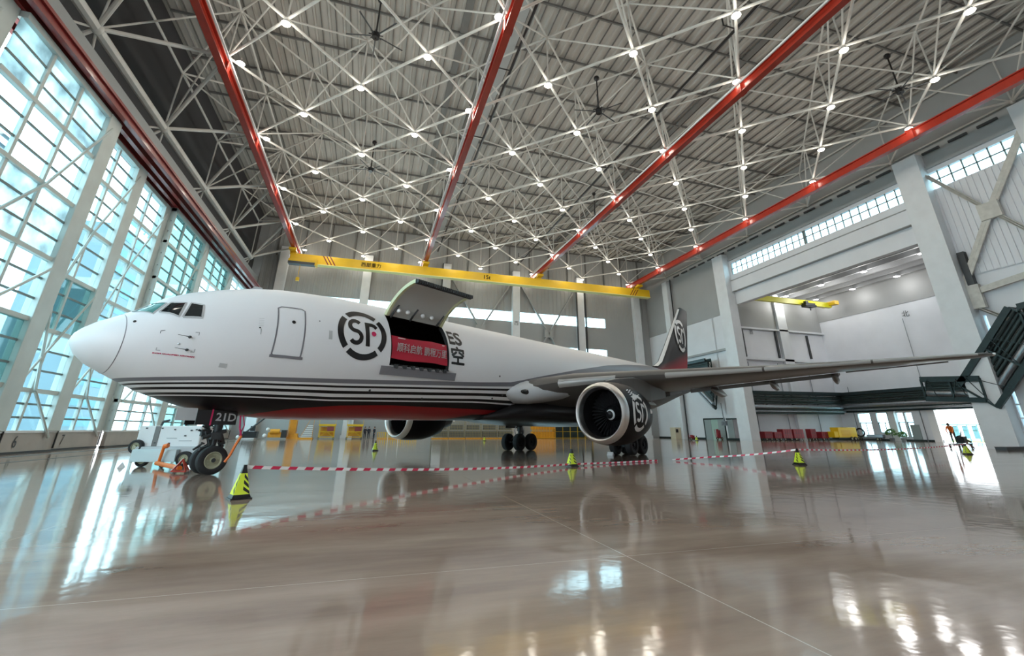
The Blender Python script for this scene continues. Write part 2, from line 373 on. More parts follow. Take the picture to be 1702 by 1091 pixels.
struct('trim_46', MB().rng((XR-.5, 62.35, 0), (XR-.2, 62.6, 31)).rng((XR-.6, 75.9, 0), (XR-.4, 76.05, 31)).rng((XR-.6, 27.4, 14), (XR-.1, 28.0, 19)), 'dark')
# X brace right of the big column
cx_, cz_ = 24.2, 22.2
b = MB()
for p, q in (((cx_, cz_), (28.2, 28.5)), ((cx_, cz_), (28.4, 15.4)), ((cx_, cz_), (19.8, 28.7)), ((cx_, cz_), (19.8, 15.6)), ((28.4, 14.6), (18, 15.9)), ((28.2, 13.4), (23, 9.0))):
    for o_ in (-.22, .22): b.bar((XR-.5, p[0]+o_*.6, p[1]+o_*.6), (XR-.5, q[0]+o_*.6, q[1]+o_*.6), .16, .3)
    b.bar((XR-.42, *p), (XR-.42, *q), .35, .1)
b.box((XR-.5, cx_, cz_), (.4, 1.7, 1.7)).box((XR-.5, 27.9, 14.2), (.4, 1.5, 2.4))
struct('trim_47', b, mat('brace_paint', (.58, .57, .53), .5, var=.15, scale=2))
# annex -----------------------------------------------------------
struct('wall_annex_far', MB().rng((XR, 65.6, 0), (XA, 66.0, 26.6)), 'wall')
struct('trim_50', MB().rng((XR+.5, 65.5, 18.9), (XA, 65.6, 26.4)), 'wallgrey')
b = MB()
for x0, x1, z0, z1 in ((59.8, 62.0, 0, 26), (71.9, 74.0, 0, 26.2), (59.6, XA, 19.0, 19.3), (59.6, XA, 13.4, 13.8)): b.rng((x0, 65.0, z0), (x1, 65.55, z1))
struct('trim_51', b, 'column')
b = MB()
for x0, z0, z1 in ((71.0, 14.0, 19.0), (78.6, 14.2, 18.6), (63.3, 13.9, 18.8)): b.rng((x0, 65.3, z0), (x0+.35, 65.55, z1))
struct('trim_52', b, 'dark')
WN = [(60.3, 62.4, 0.6, 4.35), (57.0, 59.2, 1.25, 4.35), (54.9, 55.9, 0.6, 4.3), (53.6, 54.6, .6, 4.3)]
AH = [(45.0, 50.1, -.01, 5.6)]+WN
wall_with_holes('wall_annex_back', 'wall', 28, 66, 0, 26.6, AH, XA, XA+.4, 'y')
struct('trim_53', MB().rng((XA-.1, 28, 21.45), (XA, 66, 26.5)), 'wallgrey')
struct('wall_annex_near', MB().rng((XR, 28, 0), (XA, 28.4, 26.6)), 'wall')
for k, (y0, y1, z0, z1) in enumerate(WN):
    o = struct('window_%d' % (3+k), MB().rng((XA+.15, y0, z0), (XA+.17, y1, z1)), 'clear'); b = MB()
    b.rng((XA+.05, y0, 2.75), (XA+.14, y1, 2.87)).rng((XA+.05, y0, z0), (XA+.14, y0+.07, 2.8)).rng((XA+.05, y1-.07, z0), (XA+.14, y1, 2.8))
    if y1-y0 > 1.5: b.rng((XA+.05, (y0+y1)/2-.05, z0), (XA+.14, (y0+y1)/2+.05, 2.8))
    b.rng((XA+.05, y0, z0), (XA+.14, y1, z0+.06)); b.build('window_frame', 'green', o)
b = MB().rng((XR+.2, 28, 26.4), (XA, 66, 26.8))
for x in np.arange(60.2, 82.5, 2.6): b.rng((x, 28.4, 25.6), (x+.35, 65.5, 26.4))
struct('ceiling_annex', b, mat('annex_ceiling_paint', (.33, .34, .35), .6))
struct('trim_54', MB().rng((XR-.2, 30.6, 23.85), (XR+.7, 59.8, 25.75)).rng((XR+.3, 30.6, 21.65), (XR+1.2, 59.8, 23.85)), 'wall')
struct('trim_55', MB().rng((XR-.3, 30.6, 23.78), (XR+.3, 59.8, 23.86)).rng((XR-.3, 30.6, 25.7), (XR, 59.8, 25.8)), 'wallgrey')
b = MB().rng((XA-.02, 52.9, 0), (XA-.12, 54.2, 2.45))
struct('door_1', b, 'door')
b = MB().rng((XA-.15, 28.5, 0), (XA, 45, .25)).rng((XA-.15, 50.1, 0), (XA, 65.5, .25)).rng((XR+.5, 65.4, 0), (XA, 65.6, .3)).rng((XR-.12, 62.4, 0), (XR, 66.6, .3)).rng((XR-.12, 71.6, 0), (XR, 86, .3))
struct('baseboard_right', b, 'green')
struct('trim_56', MB().rng((XA-.25, 50.15, 0), (XA, 51.2, 8.0)).rng((XA-.25, 44.0, 0), (XA, 44.9, 8)).rng((XA-.5, 55.95, 0), (XA, 57.0, 8)), 'white')
# 北 / 西 wall letters
text_plane('trim_57', '北', 1.15, (XA-.13, 50.0, 19.6), (0, -1, 0), (0, 0, 1), 'dark')['kind'] = 'structure'
text_plane('trim_58', '西', .9, (65.6, 65.45, 18.4), (1, 0, 0), (0, 0, 1), 'dark')['kind'] = 'structure'
# side entrances on the right wall
b = MB().rng((XR-.1, 66.4, 0), (XR+.3, 66.6, 3.5)).rng((XR-.1, 71.6, 0), (XR+.3, 71.8, 3.5)).rng((XR-.1, 66.4, 3.3), (XR+.3, 71.8, 3.5)); struct('trim_59', b, 'green')
o = struct('door_2', MB().rng((XR-.05, 69.9, 0), (XR+.05, 71.6, 3.3)).rng((XR-.05, 66.6, 0), (XR+.05, 68.2, 3.3)).rng((XR-.05, 64.6, 0), (XR+.05, 66.0, 3.3)), 'door')
struct('window_8', MB().rng((XR+.0, 68.2, 0), (XR+.04, 69.9, 3.3)), mat('mint_glass', (.40, .55, .48), .15))
struct('door_3', MB().rng((XR-.1, 62.8, 0), (XR+.2, 63.0, 3.4)).rng((XR-.1, 62.8, 3.2), (XR+.2, 66.1, 3.4)).rng((XR-.02, 62.95, 0), (XR, 63.5, 3.2)), 'green')
struct('wall_right_room', MB().rng((XR+6, 66.05, 0), (XR+6.3, 74, 4)).rng((XR+.5, 72.5, 0), (XR+6, 72.7, 4)).rng((XR+.5, 66.0, 0), (XR+6, 66.02, 4)).rng((XR+.5, 66, 3.8), (XR+6, 72.7, 4)), 'wall')
# near wall behind the camera closes the hall
struct('wall_near', MB().rng((XW-1.5, YB-.4, 0), (XA, YB, ZR+.3)), 'wall')

# ------------------------------------------------------------------ left sliding doors
ROWS = [3.7, 7.42, 11.05, 14.72, 18.35, 21.6]
def glazed_door(x, y0, y1, mulls, wide, tints, label, number=None, colw=1.4):
    root = empty('hangar_door', (x, (y0+y1)/2, 0), 0, label, 'hangar door', 'glazed sliding hangar doors')
    def P(b, *a, **k): return b.build(*a, parent=root, **k)
    cy = (y0+y1)/2
    def rg(b, a, c, mi=0): return b.rng((a[0], a[1]-cy, a[2]), (c[0], c[1]-cy, c[2]), mi)
    b = MB(); rg(b, (-.14, y0, .12), (.14, y1, 1.2)); P(b, 'kick_panel', 'kick')
    b = MB(); rg(b, (-.2, y0, 1.2), (.2, y1, 1.34)); P(b, 'sill_rail', 'white')
    b = MB(); rg(b, (-.2, y0, 0), (.2, y1, .12)); P(b, 'bottom_rail', 'dark')
    b = MB(); rg(b, (-.55, y1-.05, 0), (-.1, y1+.06, 21.9)); P(b, 'edge_seal', 'dark')
    b = MB(); rg(b, (.17, y1-.06, .2), (.24, y1+.02, 2.6)); P(b, 'edge_seal', 'black')
    b = MB(); rg(b, (-.35, y1-colw, 1.3), (.3, y1, 21.93)); P(b, 'end_column', 'frame', bevel=.03)
    if wide:
        b = MB(); rg(b, (-.25, y0, 1.3), (.25, y0+wide, 21.93)); P(b, 'end_column', 'frame', bevel=.03)
    b = MB()
    for z in ROWS[:-1]: rg(b, (-.13, y0, z-.13), (.17, y1-colw, z+.13))
    rg(b, (-.25, y0, 21.55), (.25, y1, 21.93)); P(b, 'transom', 'frame')
    b = MB()
    for yy in mulls: rg(b, (-.1, yy-.11, 1.3), (.12, yy+.11, 21.6))
    P(b, 'mullion', 'frame')
    b = MB(); zs = [1.3]+ROWS
    for k in range(6):
        for q in (1, 2):
            z = zs[k]+(zs[k+1]-zs[k])*q/3; rg(b, (-.05, y0, z-.06), (.05, y1-colw, z+.06))
    P(b, 'glazing_bar', 'mull')
    b = MB(); yy = [y0+wide]+[m_ for m_ in mulls if m_ > y0+wide]+[y1-colw]
    for k in range(6):
        for q in range(len(yy)-1):
            rg(b, (-.02, yy[q], zs[k]), (-.005, yy[q+1], zs[k+1]), mi=tints[k % len(tints)])
    P(b, 'pane', ['clear', 'tint', 'tint2'])
    b = MB()
    a0, a1 = y0+wide-cy, y1-colw-cy; mid = mulls[len(mulls)//2]-cy if mulls else (a0+a1)/2
    for p, q in (((mid, 14.7), (a1+.5, 21)), ((mid, 14.7), (a0, 8)), ((a0+.3, 3.7), (a1, 10.5)), ((mid, 3.7), (a1+.3, .9)), ((a0+.6, 9.5), (mid, 3.7))):
        b.tube((.3, p[0], p[1]), (.3, q[0], q[1]), .09, 6)
    P(b, 'tie_rod', 'frame')
    if number:
        text_plane('painted_number', number, 1.0, (.17, y0-cy+(2.95 if number == '6' else 2.0), .66), (0, 1, 0), (0, 0, 1), 'dark', root, xs=.8)
    return root
glazed_door(-19.5, 24.5, 34.4, [27.2, 30.0], .0, [1, 2, 0, 1, 0, 1], 'blue tinted glazed sliding door nearest the camera, with a wide end column')
glazed_door(-19.9, 14.0, 24.45, [17, 20], .0, [1, 0, 2, 1, 0, 1], 'glazed sliding door at the left picture edge, only its column and top pane showing')
glazed_door(-19.5, 2.0, 13.9, [5, 8, 11], 0, [0, 1, 0], 'glazed sliding door outside the picture, seen only as floor reflection')
glazed_door(-20.5, 34.6, 41.45, [37.4], .6, [0, 0, 2, 0, 0, 0], 'glazed sliding door with the painted number 6 on its kick panel', '6')
glazed_door(-21.1, 41.55, 48.6, [44.6], .25, [0, 0, 0, 0, 0, 0], 'clear glazed sliding door with the painted number 7 on its kick panel', '7', 1.1)
glazed_door(-20.5, 48.35, 58.4, [51.4, 54.4], .25, [0, 0, 0, 2, 2, 2], 'glazed sliding door with greenish top panes, just left of the airplane windshield', None, 1.2)
glazed_door(-20.5, 58.6, 69.0, [62, 65], .3, [2, 0, 2, 0, 0, 2], 'glazed sliding door above the cockpit, second from the far wall')
glazed_door(-20.5, 69.2, 85.6, [73, 77, 81], .3, [0, 0, 2, 0, 0, 0], 'glazed sliding door nearest the far wall, half behind the aircraft roof')
b = MB()
for y in (38.0, 43.2, 49, 53.5): b.rng((-19.95, y-.02, .5), (-19.9, y+.9, .54))
struct('trim_60', MB().rng((-21.3, YB, 22.78), (-18.95, YF, 22.9)), 'purlin')
struct('wall_left_fascia', MB().rng((-21.5, YB, 22.9), (-21.2, YF, 26.4)), 'wallgrey')
struct('wall_left_upper', MB().rng((-22.8, YB, 25.0), (-22.5, YF, ZR+.3)), mat('painted_shade_cladding', (.05, .05, .055), .7))  # near-black colour paints in the shade of the roof cavity
for k, x in enumerate((-18.85, -19.6, -20.35, -21.1)):
    o = empty('door_guide_rail', (x, 35, 22.15), 0, ['rightmost', 'second from right', 'third from right', 'leftmost'][k]+' of the four parallel red rails above the glazed doors', 'guide rail', 'red guide rails above the glazed doors')
    MB().rng((-.18, -49, .35), (.18, 51, .55)).rng((-.05, -49, -.15), (.05, 51, .35)).build('rail_beam', 'darkred', o)
    b = MB().rng((-.16, -49, -.2), (.16, 51, -.13)); b.build('rail_flange', 'darkred', o)

# ------------------------------------------------------------------ roof space frame
I0, I1, J0, J1 = -1, 13, -5, 8
def node(i, j, top=False):
    x, y = U0+i*HU, V0+j*HV
    if i == -1: return Vector((x, y, 33.6 if top else 27.2))
    if i == 13: x = 57.0
    return Vector((x, y, ZU if top else ZL))
nodes = [(i, j) for i in range(I0, I1+1) for j in range(J0, J1+1) if (i+j) % 2 == 0]
ns = set(nodes)
truss = empty('roof_truss', (0, 0, ZL), 0, 'white tubular roof truss of crossing steel tubes over the whole hall', 'roof truss')
parts = {'lower_chord': [], 'upper_chord': [], 'web_tube': [], 'node_ball': []}
camp = Vector((0, 0, 1.5))
def size_key(p, q, r_):
    mid = (p+q)/2; d = mid-camp; z = d.dot(fw)
    if z < 3: return 1e9
    x = d.dot(r2)/z*F+CX; y = CY-d.dot(u2)/z*F
    if x < -250 or x > W+250 or y < -250: return 1e6+z
    return z
def tubeadd(kind, p, q, r_):
    parts[kind].append((size_key(p, q, r_), p, q, r_))
for i, j in nodes:
    a = node(i, j); at = node(i, j, True)
    rr = .30 if i == -1 else .12
    for di in ((1, 1), (1, -1)):
        n2 = (i+di[0], j+di[1])
        if n2 in ns:
            tubeadd('lower_chord', a, node(*n2), .17 if i == -1 else .125)
            tubeadd('upper_chord', at, node(*n2, True), .10)
            if (i//1+(j-di[1])//2) % 2 == 0: tubeadd('web_tube', a, node(*n2, True), .08)
            else: tubeadd('web_tube', at, node(*n2), .08)
    tubeadd('web_tube', a, at, .08)
    if i in (-1, 0, 13) and (i, j+2) in ns:
        tubeadd('lower_chord', a, node(i, j+2), .34 if i == -1 else .09)
        tubeadd('upper_chord', at, node(i, j+2, True), .12)
    if i == -1:
        tubeadd('web_tube', a, Vector((a.x-1.2, a.y, 25.9)), .16)
        tubeadd('web_tube', a, Vector((a.x-.9, a.y-1.9, 25.9)), .09); tubeadd('web_tube', a, Vector((a.x-.9, a.y+1.9, 25.9)), .09)
        if (0, j+1) in ns: tubeadd('web_tube', a, node(0, j+1), .10)
    parts['node_ball'].append((size_key(a, a, .3), a, a, .42 if i == -1 else .24))
    if i >= 0: parts['node_ball'].append((size_key(at, at, .3)+15, at, at, .2))
for kind, lst in parts.items():
    lst.sort(key=lambda t: t[0]); rest = MB()
    for k, (_, p, q, r_) in enumerate(lst):
        b = MB() if k < 100 else rest
        off = Vector((0, 0, ZL))
        if kind == 'node_ball': b.sphere(p-off, r_, 6)
        else: b.tube(p-off, q-off, r_, 8, cap=False)
        if k < 100: b.build(kind, 'tube', truss, smooth=True)
    if rest.v:
        o = rest.build(kind, 'tube', truss, smooth=True); o['kind'] = 'stuff'

# ------------------------------------------------------------------ high-bay lamps
ORD = ['first', 'second', 'third', 'fourth', 'fifth', 'sixth', 'seventh', 'eighth', 'ninth']
def lampdata(nm, power, col=(1, .93, .80)):
    L_ = bpy.data.lights.new(nm, 'POINT'); L_.energy = power; L_.color = col; L_.shadow_soft_size = .8; return L_
LD = lampdata('high_bay_glow', LAMP_W)
lproto = None
OFF = {0: 1.1, 4: -.75, 8: -.35, 12: -.2}
for i in range(0, 13):
    js = [j for j in range(J0, J1+1) if (i+j) % 2 == 0]
    for k, j in enumerate(reversed(js)):
        if j < -4 and i % 4: continue
        x, y = U0+i*HU+OFF.get(i, .0), V0+j*HV
        beam = ORD[i//4]; pos = ORD[k]+' from the far wall'
        if i % 4 == 0: lab = 'high bay lamp beside the %s red beam, %s' % (beam, pos)
        else: lab = 'high bay lamp, %s line right of %s red beam, %s' % (ORD[i % 4-1], beam, pos)
        if lproto is None:
            o = empty('high_bay_lamp', (x, y, ZL)); lproto = o
            MB().rev([(-.12, .02), (-.12, .16), (-.42, .36), (-.46, .36)], 'Z', n=16).build('lamp_housing', 'steel', o, smooth=True)
            MB().rev([(-.44, .33), (-.52, .28), (-.56, .01)], 'Z', n=16).build('lamp_lens', 'lens', o, smooth=True)
            MB().tube((0, 0, -.14), (0, 0, .12), .05, 6).build('bracket', 'tube', o)
        else:
            o = copy_tree(lproto); o.location = (x, y, ZL)
        tag(o, lab, 'ceiling lamp', 'high bay lamps on the roof truss')
        lo = bpy.data.objects.new('high_bay_glow', LD); COL.objects.link(lo); lo.location = (x, y, ZL-.75)
LA = lampdata('annex_glow', 330, (1, .98, .95)); LA2 = lampdata('annex_glow_small', 110, (1, .98, .95))
k = 0
for x, cn in ((73.2, 'near'), (80.6, 'back wall')):
    for y in (39.8, 48.2, 55.8, 63.2):
        o = empty('annex_lamp', (x, y, 25.48), 0, 'round annex ceiling lamp, %s row, %s from the far end' % (cn, ORD[[63.2, 55.8, 48.2, 39.8].index(y)]), 'ceiling lamp', 'round lamps on the annex ceiling')
        MB().rev([(.1, .05), (.05, .42), (-.12, .46)], 'Z', n=20).build('lamp_housing', 'steel', o, smooth=True)
        if x > 75: MB().tube((0, 0, .05), (0, 0, .91), .04, 6).build('drop_rod', 'steel', o)
        else: o.location.z = 25.49
        MB().rev([(-.10, .44), (-.16, .30), (-.17, .01)], 'Z', n=20).build('lamp_lens', 'lens2', o, smooth=True)
        lo = bpy.data.objects.new('annex_glow', LA if x < 75 else LA2); COL.objects.link(lo); lo.location = (x, y, 24.3)

# ------------------------------------------------------------------ red crane runway beams, pipes, fans
for n_, i in enumerate((0, 4, 8, 12)):
    x = U0+i*HU
    o = empty('crane_runway_beam', (x, 30, 30.7), 0, 'red steel crane runway beam under the roof, %s from the left' % ORD[n_], 'crane runway', 'red crane runway beams')
    y0, y1 = -40, 53.2
    MB().rng((-.28, y0, .42), (.28, y1, .52)).rng((-.04, y0, -.42), (.04, y1, .42)).rng((-.30, y0, -.52), (.30, y1, -.42)).build('beam', 'red', o)
    sd = -1 if i in (8, 4) else 1
    MB().rng((sd*.62-.06, y0, .05), (sd*.62+.06, y1, .22)).build('conductor_bar', 'white', o)
    for j in range(-4, 9):
        if (i+j) % 2: continue
        yy = V0+j*HV-30
        if yy > y1: continue
        b = MB().rng((-.34, yy-.35, .50), (.34, yy+.35, .62)).rng((-.22, yy-.2, .6), (-.14, yy+.2, 1.2)).rng((.14, yy-.2, .6), (.22, yy+.2, 1.2)).rng((-.34, yy-.28, -.56), (-.26, yy+.28, .56)).rng((.26, yy-.28, -.56), (.34, yy+.28, .56))
        b.build('hanger', 'red', o)
for (x, z, r_, lab) in ((9.6, 34.6, .14, 'black pipe under the roof right of the second red beam'), (26.3, 33.6, .14, 'black pipe under the roof left of the third red beam')):
    b = MB().tube((x, -10, z), (x, 84, z), r_, 8)
    for y in np.arange(22, 84, 11.5): b.tube((x, y, z), (x-1.3, y, z), .07, 6).tube((x-1.3, y, z), (x-1.3, y, z+.8), .07, 6)
    tag(b.build('sprinkler_pipe', 'black'), lab, 'pipe')
def fan(px, py, z, lab):
    o = empty('ceiling_fan', (px, py, z), 0, lab, 'ceiling fan', 'large black ceiling fans')
    MB().tube((0, 0, .2), (0, 0, 4.2), .07, 8).sphere((0, 0, 4.2), .3, 6).build('drop_rod', 'black', o)
    b = MB().rev([(-.25, .05), (-.25, .3), (.2, .36), (.3, .1)], 'Z', n=14)
    for k in range(8): b.tube((0, 0, .1), (.6*cos(k*pi/4), .6*sin(k*pi/4), .1), .05, 5)
    b.build('hub', 'black', o, smooth=True)
    for k in range(5):
        a = k*2*pi/5+.4; MB().bar((.4*cos(a), .4*sin(a), 0), (2.5*cos(a), 2.5*sin(a), 0), .12, .03).build('blade', 'dark', o)
fan(18.8, 33.0, 31.6, 'large black ceiling fan between the second and third red beams')
fan(-3.0, 31.8, 33.2, 'large black ceiling fan between the first and second red beams near the top edge')
fan(44.5, 21.6, 31.6, 'large black ceiling fan at the upper right picture corner')
fan(-3.2, 54.0, 33.0, 'large black ceiling fan deep in the roof left of the second red beam')
fan(30.5, 57.0, 32.6, 'large black ceiling fan deep in the roof right of the third red beam')

# ------------------------------------------------------------------ bridge cranes
o = empty('bridge_crane', (20, 80, 28.7), 0, 'long yellow bridge crane girder across the hall in front of the far wall', 'bridge crane')
b = MB().rng((-35.6, -.45, -.8), (34.4, .45, .8)).build('girder', 'yellow', o, bevel=.03)
MB().rng((-35.6, -.62, -.92), (34.4, .62, -.8)).build('flange', mat('pale_yellow', (.85, .78, .30), .4), o)
for i in (0, 4, 8, 12):
    x = U0+i*HU-20
    b = MB().rng((x-.5, -1.9, .95), (x+.5, 1.9, 1.3)).rng((x-.5, -.5, .6), (x+.5, .5, 1.2))
    for s_ in (-1.5, 1.5): b.tube((x-.6, s_, 1.25), (x+.6, s_, 1.25), .22, 10)
    b.build('end_truck', 'yellow', o)
text_plane('crane_lettering', '西部重力', .86, (-22.4, -.47, -.05), (1, 0, 0), (0, 0, 1), 'dark', o, .012)
text_plane('crane_lettering', '15t', 1.1, (-1.3, -.47, -.05), (1, 0, 0), (0, 0, 1), 'dark', o, .02)
b = MB()
for x0 in (-30.5, 29.5):
    for k in range(3):
        xx = x0+k*.55; sg = 1 if x0 < 0 else -1
        b.add([(xx, -.475, .8 if sg > 0 else -.8), (xx+.2, -.475, .8 if sg > 0 else -.8), (xx+1.2, -.475, -.8 if sg > 0 else .8), (xx+1.0, -.475, -.8 if sg > 0 else .8)], [(0, 1, 2, 3)])
b.build('hazard_stripe', 'darkred', o)
b = MB().rng((-35.4, -2.2, -1.2), (-31.2, -1.2, -.75)).rng((-31.3, -2.4, -1.7), (-31.0, -1.0, -.6)); b.build('hoist_beam', 'yellow', o)
MB().rng((-35.4, -2.3, -1.6), (-31.2, -1.1, -1.2)).build('hoist_track', 'dark', o)
MB().tube((-33.6, -1.6, -1.6), (-33.6, -1.6, -3.9), .04, 6).box((-33.6, -1.6, -4.1), (.5, .4, .6)).build('hook_block', 'yellow', o)
o = empty('annex_crane', (70, 59.5, 23.1), 0, 'small yellow bridge crane under the annex ceiling', 'bridge crane')
MB().rng((-10.8, -.3, -.45), (9.0, .3, .45)).build('girder', mat('lemon_paint', (.75, .72, .02), .35), o)
MB().rng((-11.4, -1.5, -.1), (-10.6, 1.5, .6)).rng((8.4, -1.5, -.1), (9.4, 1.5, .6)).build('end_truck', 'yellow', o)
b = MB().box((3.0, -.6, -.6), (2.2, 1.0, .7)).box((2.2, -.9, -.2), (.6, .5, .5)).tube((3.2, -.7, -.9), (3.2, -.7, -1.5), .12, 8).tube((1.8, -.9, -.7), (4.3, -.9, -.7), .25, 10)
b.build('hoist', 'dark', o)
# ------------------------------------------------------------------ right-hand green pipe rack
def rack(root, p0, p1, half, n, wdir):
    """ladder of girders and pipes from p0 to p1; wdir = direction across the rack face"""
    p0, p1, wd = Vector(p0), Vector(p1), Vector(wdir).normalized(); d = (p1-p0).normalized(); nr = d.cross(wd).normalized()
    MB().bar(p0+wd*half, p1+wd*half, .25, .55, upv=wd).build('rack_girder', 'green', root)
    MB().bar(p0-wd*half, p1-wd*half, .3, .45, upv=wd).build('rack_girder', 'green', root)
    MB().bar(p0+wd*half-nr*1.2, p1+wd*half-nr*1.2, .3, .5, upv=wd).build('rack_girder', 'green', root)
    for k, (off, r_) in enumerate(((-.45, .33), (.18, .18), (.72, .14), (-.95, .14), (.48, .2), (-.05, .16), (.92, .12), (-.75, .12))):
        MB().tube(p0+wd*off*half*.9-nr*.6, p1+wd*off*half*.9-nr*.6, r_, 12).build('insulated_pipe', 'pipe' if k in (0, 3) else 'greenpipe', root, smooth=True)
    L_ = (p1-p0).length; c = max(2, int(L_/n))
    for k in range(c+1):
        b = MB(); q = p0+d*(L_*k/c); b.bar(q+wd*half, q-wd*half, .16, .16).bar(q+wd*half, q+wd*half-nr*1.2, .14, .14)
        if k < c: b.bar(q-wd*half+nr*.15, q+d*L_/c*.25+wd*half+nr*.15, .06, .06).bar(q+d*L_/c*.5-wd*half+nr*.15, q+d*L_/c*.25+wd*half+nr*.15, .06, .06)
        b.build('rack_post', 'green', root)
o = empty('pipe_rack', (XA-2, 50, 6), 0, 'dark green steel rack of foil wrapped pipes along the annex walls', 'pipe rack')
def RK(p0, p1, *a): rack(o, Vector(p0)-o.location, Vector(p1)-o.location, *a)
RK((XA-1.2, 31, 6.2), (XA-1.2, 64.2, 6.2), 1.45, 5.5, (0, 0, 1))
RK((XA-1.2, 64.0, 6.1), (59.2, 64.2, 5.9), 1.6, 5, (0, 0, 1))
RK((56.1, 66.0, 6.2), (56.1, 71.0, 10.5), 1.3, 3, (0, -.3, 1))
RK((56.1, 66, 12.0), (56.1, 76, 12.0), 1.0, 3, (0, 0, 1))
RK((56.2, 34.4, 5.7), (56.2, 29.3, 5.3), 1.0, 2.5, (0, 0, 1))
RK((56.2, 29.9, 4.7), (56.2, 24.0, 11.3), 1.65, 3, (0, .75, .66))
RK((56.2, 24.6, 11.0), (56.2, 14.0, 11.8), 1.3, 4, (0, 0, 1))
# wall conduits, junction box, narrow window beside the big column
for p, q, r_, lab in [((XA-.15, y, 0), (XA-.15, y, z1), .06, 'thin vertical grey conduit on the annex back wall, %s' % t) for y, z1, t in ((62.9, 9, 'left of the windows'), (57.3, 5, 'right of the second window'), (52.2, 5, 'beside the doorway'))]+[((x, 65.4, .3), (x, 65.4, 13), .07, 'thin vertical grey conduit, %s on the annex side wall' % t) for x, t in ((63.6, 'leftmost'), (70.3, 'middle one'), (77.3, 'rightmost'))]+[((XA-.2, 50.6, 19), (XA-.2, 50.6, 7.5), .04, 'thin conduit running down from the north sign on the annex wall')]:
    tag(MB().tube(p, q, r_, 6).build('wall_conduit', 'pipe'), lab, 'conduit')
o = empty('junction_box', (56.2, 65.0, 2.6), 0, 'grey junction box hanging on a pole under the pipe rack end', 'electrical box')
MB().box((0, 0, 0), (.5, .9, .7)).build('box_body', 'pipe', o, bevel=.02); MB().tube((0, 0, .3), (0, .2, 3.2), .08, 6).build('pole', 'pipe', o)
o = struct('window_9', MB().rng((XR+.2, 27.72, .3), (XR+.22, 28.08, 5.2)).rng((XR+.2, 27.72, 9.6), (XR+.22, 28.1, 12.4)), 'clear')
b = MB()
for z in np.arange(1.4, 5.2, 1.2): b.rng((XR-.1, 27.6, z), (XR, 28.14, z+.12))
b.build('window_frame', 'column', o)

# ================================================================== AIRCRAFT
AC = empty('cargo_airplane', (-8.98, 17.29, 0), R(33), 'white twin engine cargo airplane with black and red belly and open side door', 'airplane')
FX = [0, .06, .2, .5, .9, 1.4, 2.0, 2.6, 3.2, 3.8, 4.5, 5.5, 6.5, 8, 10, 20, 33, 37, 41, 45, 49, 52, 53.6]
FT = [4.05, 4.25, 4.42, 4.68, 4.92, 5.26, 5.76, 6.07, 6.3, 6.49, 6.68, 6.88, 6.98, 7.09, 7.13, 7.27, 7.44, 7.50, 7.54, 7.5, 7.3, 6.95, 6.5]
FB = [4.05, 3.86, 3.63, 3.37, 3.16, 2.91, 2.62, 2.42, 2.24, 2.09, 1.99, 1.91, 1.85, 1.84, 1.88, 2.0, 2.2, 2.6, 3.25, 4.05, 4.9, 5.45, 5.75]
FHW = [0.01, .30, .56, .88, 1.17, 1.43, 1.68, 1.87, 2.02, 2.13, 2.24, 2.36, 2.44, 2.505, 2.515, 2.515, 2.515, 2.35, 2.0, 1.5, .95, .5, .28]
def prof(x):
    return np.interp(x, FX, FT), np.interp(x, FX, FB), np.interp(x, FX, FHW)
def FP(x, a, off=0.):
    """point on the skin; a in degrees up from the port side, off = outward offset"""
    t, b_, h = prof(x); a = R(a); return Vector((x, -(h+off)*cos(a), (t+b_)/2+((t-b_)/2+off)*sin(a)))
def ang(x, z):
    t, b_, h = prof(x); return math.degrees(math.asin(max(-1, min(1, (z-(t+b_)/2)/((t-b_)/2)))))
SX = [0, 1, 1.9, 4.3, 7.8, 15.8, 18.1, 20.8, 25, 30, 34, 42, 54]
SG = [3.6, 2.95, 3.0, 3.18, 3.35, 3.82, 4.0, 4.55, 5.35, 6.2, 6.7, 7.5, 8.5]
SW = [.5, .5, .52, .66, .82, 1.01, 1.2, 1.8, 3.0, 3.4, 3.0, 2.2, 2.0]
RX = [0, 4.6, 5.0, 6.5, 8.4, 10.7, 16.4, 22, 25, 25.1, 60]
RT = [-5, -5, 1.92, 2.21, 2.39, 2.49, 2.51, 2.46, 2.35, -5, -5]
RB = [-6, -6, 1.2, 1.2, 1.2, 1.2, 2.25, 2.44, 2.34, -6, -6]
D0, D1, A0, A1 = 9.85, 13.25, -9, 48
xs = sorted(set([0, .03, .06, .12, .2, .35, .5, .7, .9, 1.15] + [round(1.4+.2*k, 2) for k in range(34)] + list(np.arange(8.4, 33, .8)) + [D0, D1, 9.9, 13.2] + list(np.arange(33, 53.7, .7)) + [53.6]))
b = MB(); aa = list(range(-90, 270, 3)); n = len(aa)
for x in xs: b.v += [tuple(FP(x, a)) for a in aa]
for k in range(len(xs)-1):
    for i in range(n):
        a = aa[i]
        if xs[k] >= D0-1e-6 and xs[k+1] <= D1+1e-6 and a >= A0 and a < A1: continue
        j2 = (i+1) % n; b.f.append((k*n+i, k*n+j2, (k+1)*n+j2, (k+1)*n+i)); b.mi.append(0)
b.f.append(tuple(range((len(xs)-1)*n, len(xs)*n))); b.mi.append(0)
fus = b.build('fuselage', 'livery', AC, smooth=True)
me = fus.data
u1 = me.uv_layers.new(name='livery')
for lp in me.loops:
    x, y, z = me.vertices[lp.vertex_index].co
    u1.data[lp.index].uv = ((np.interp(x, SX, SG)-z)/np.interp(x, SX, SW), (z-np.interp(x, RX, RB))/max(.02, np.interp(x, RX, RT)-np.interp(x, RX, RB)))
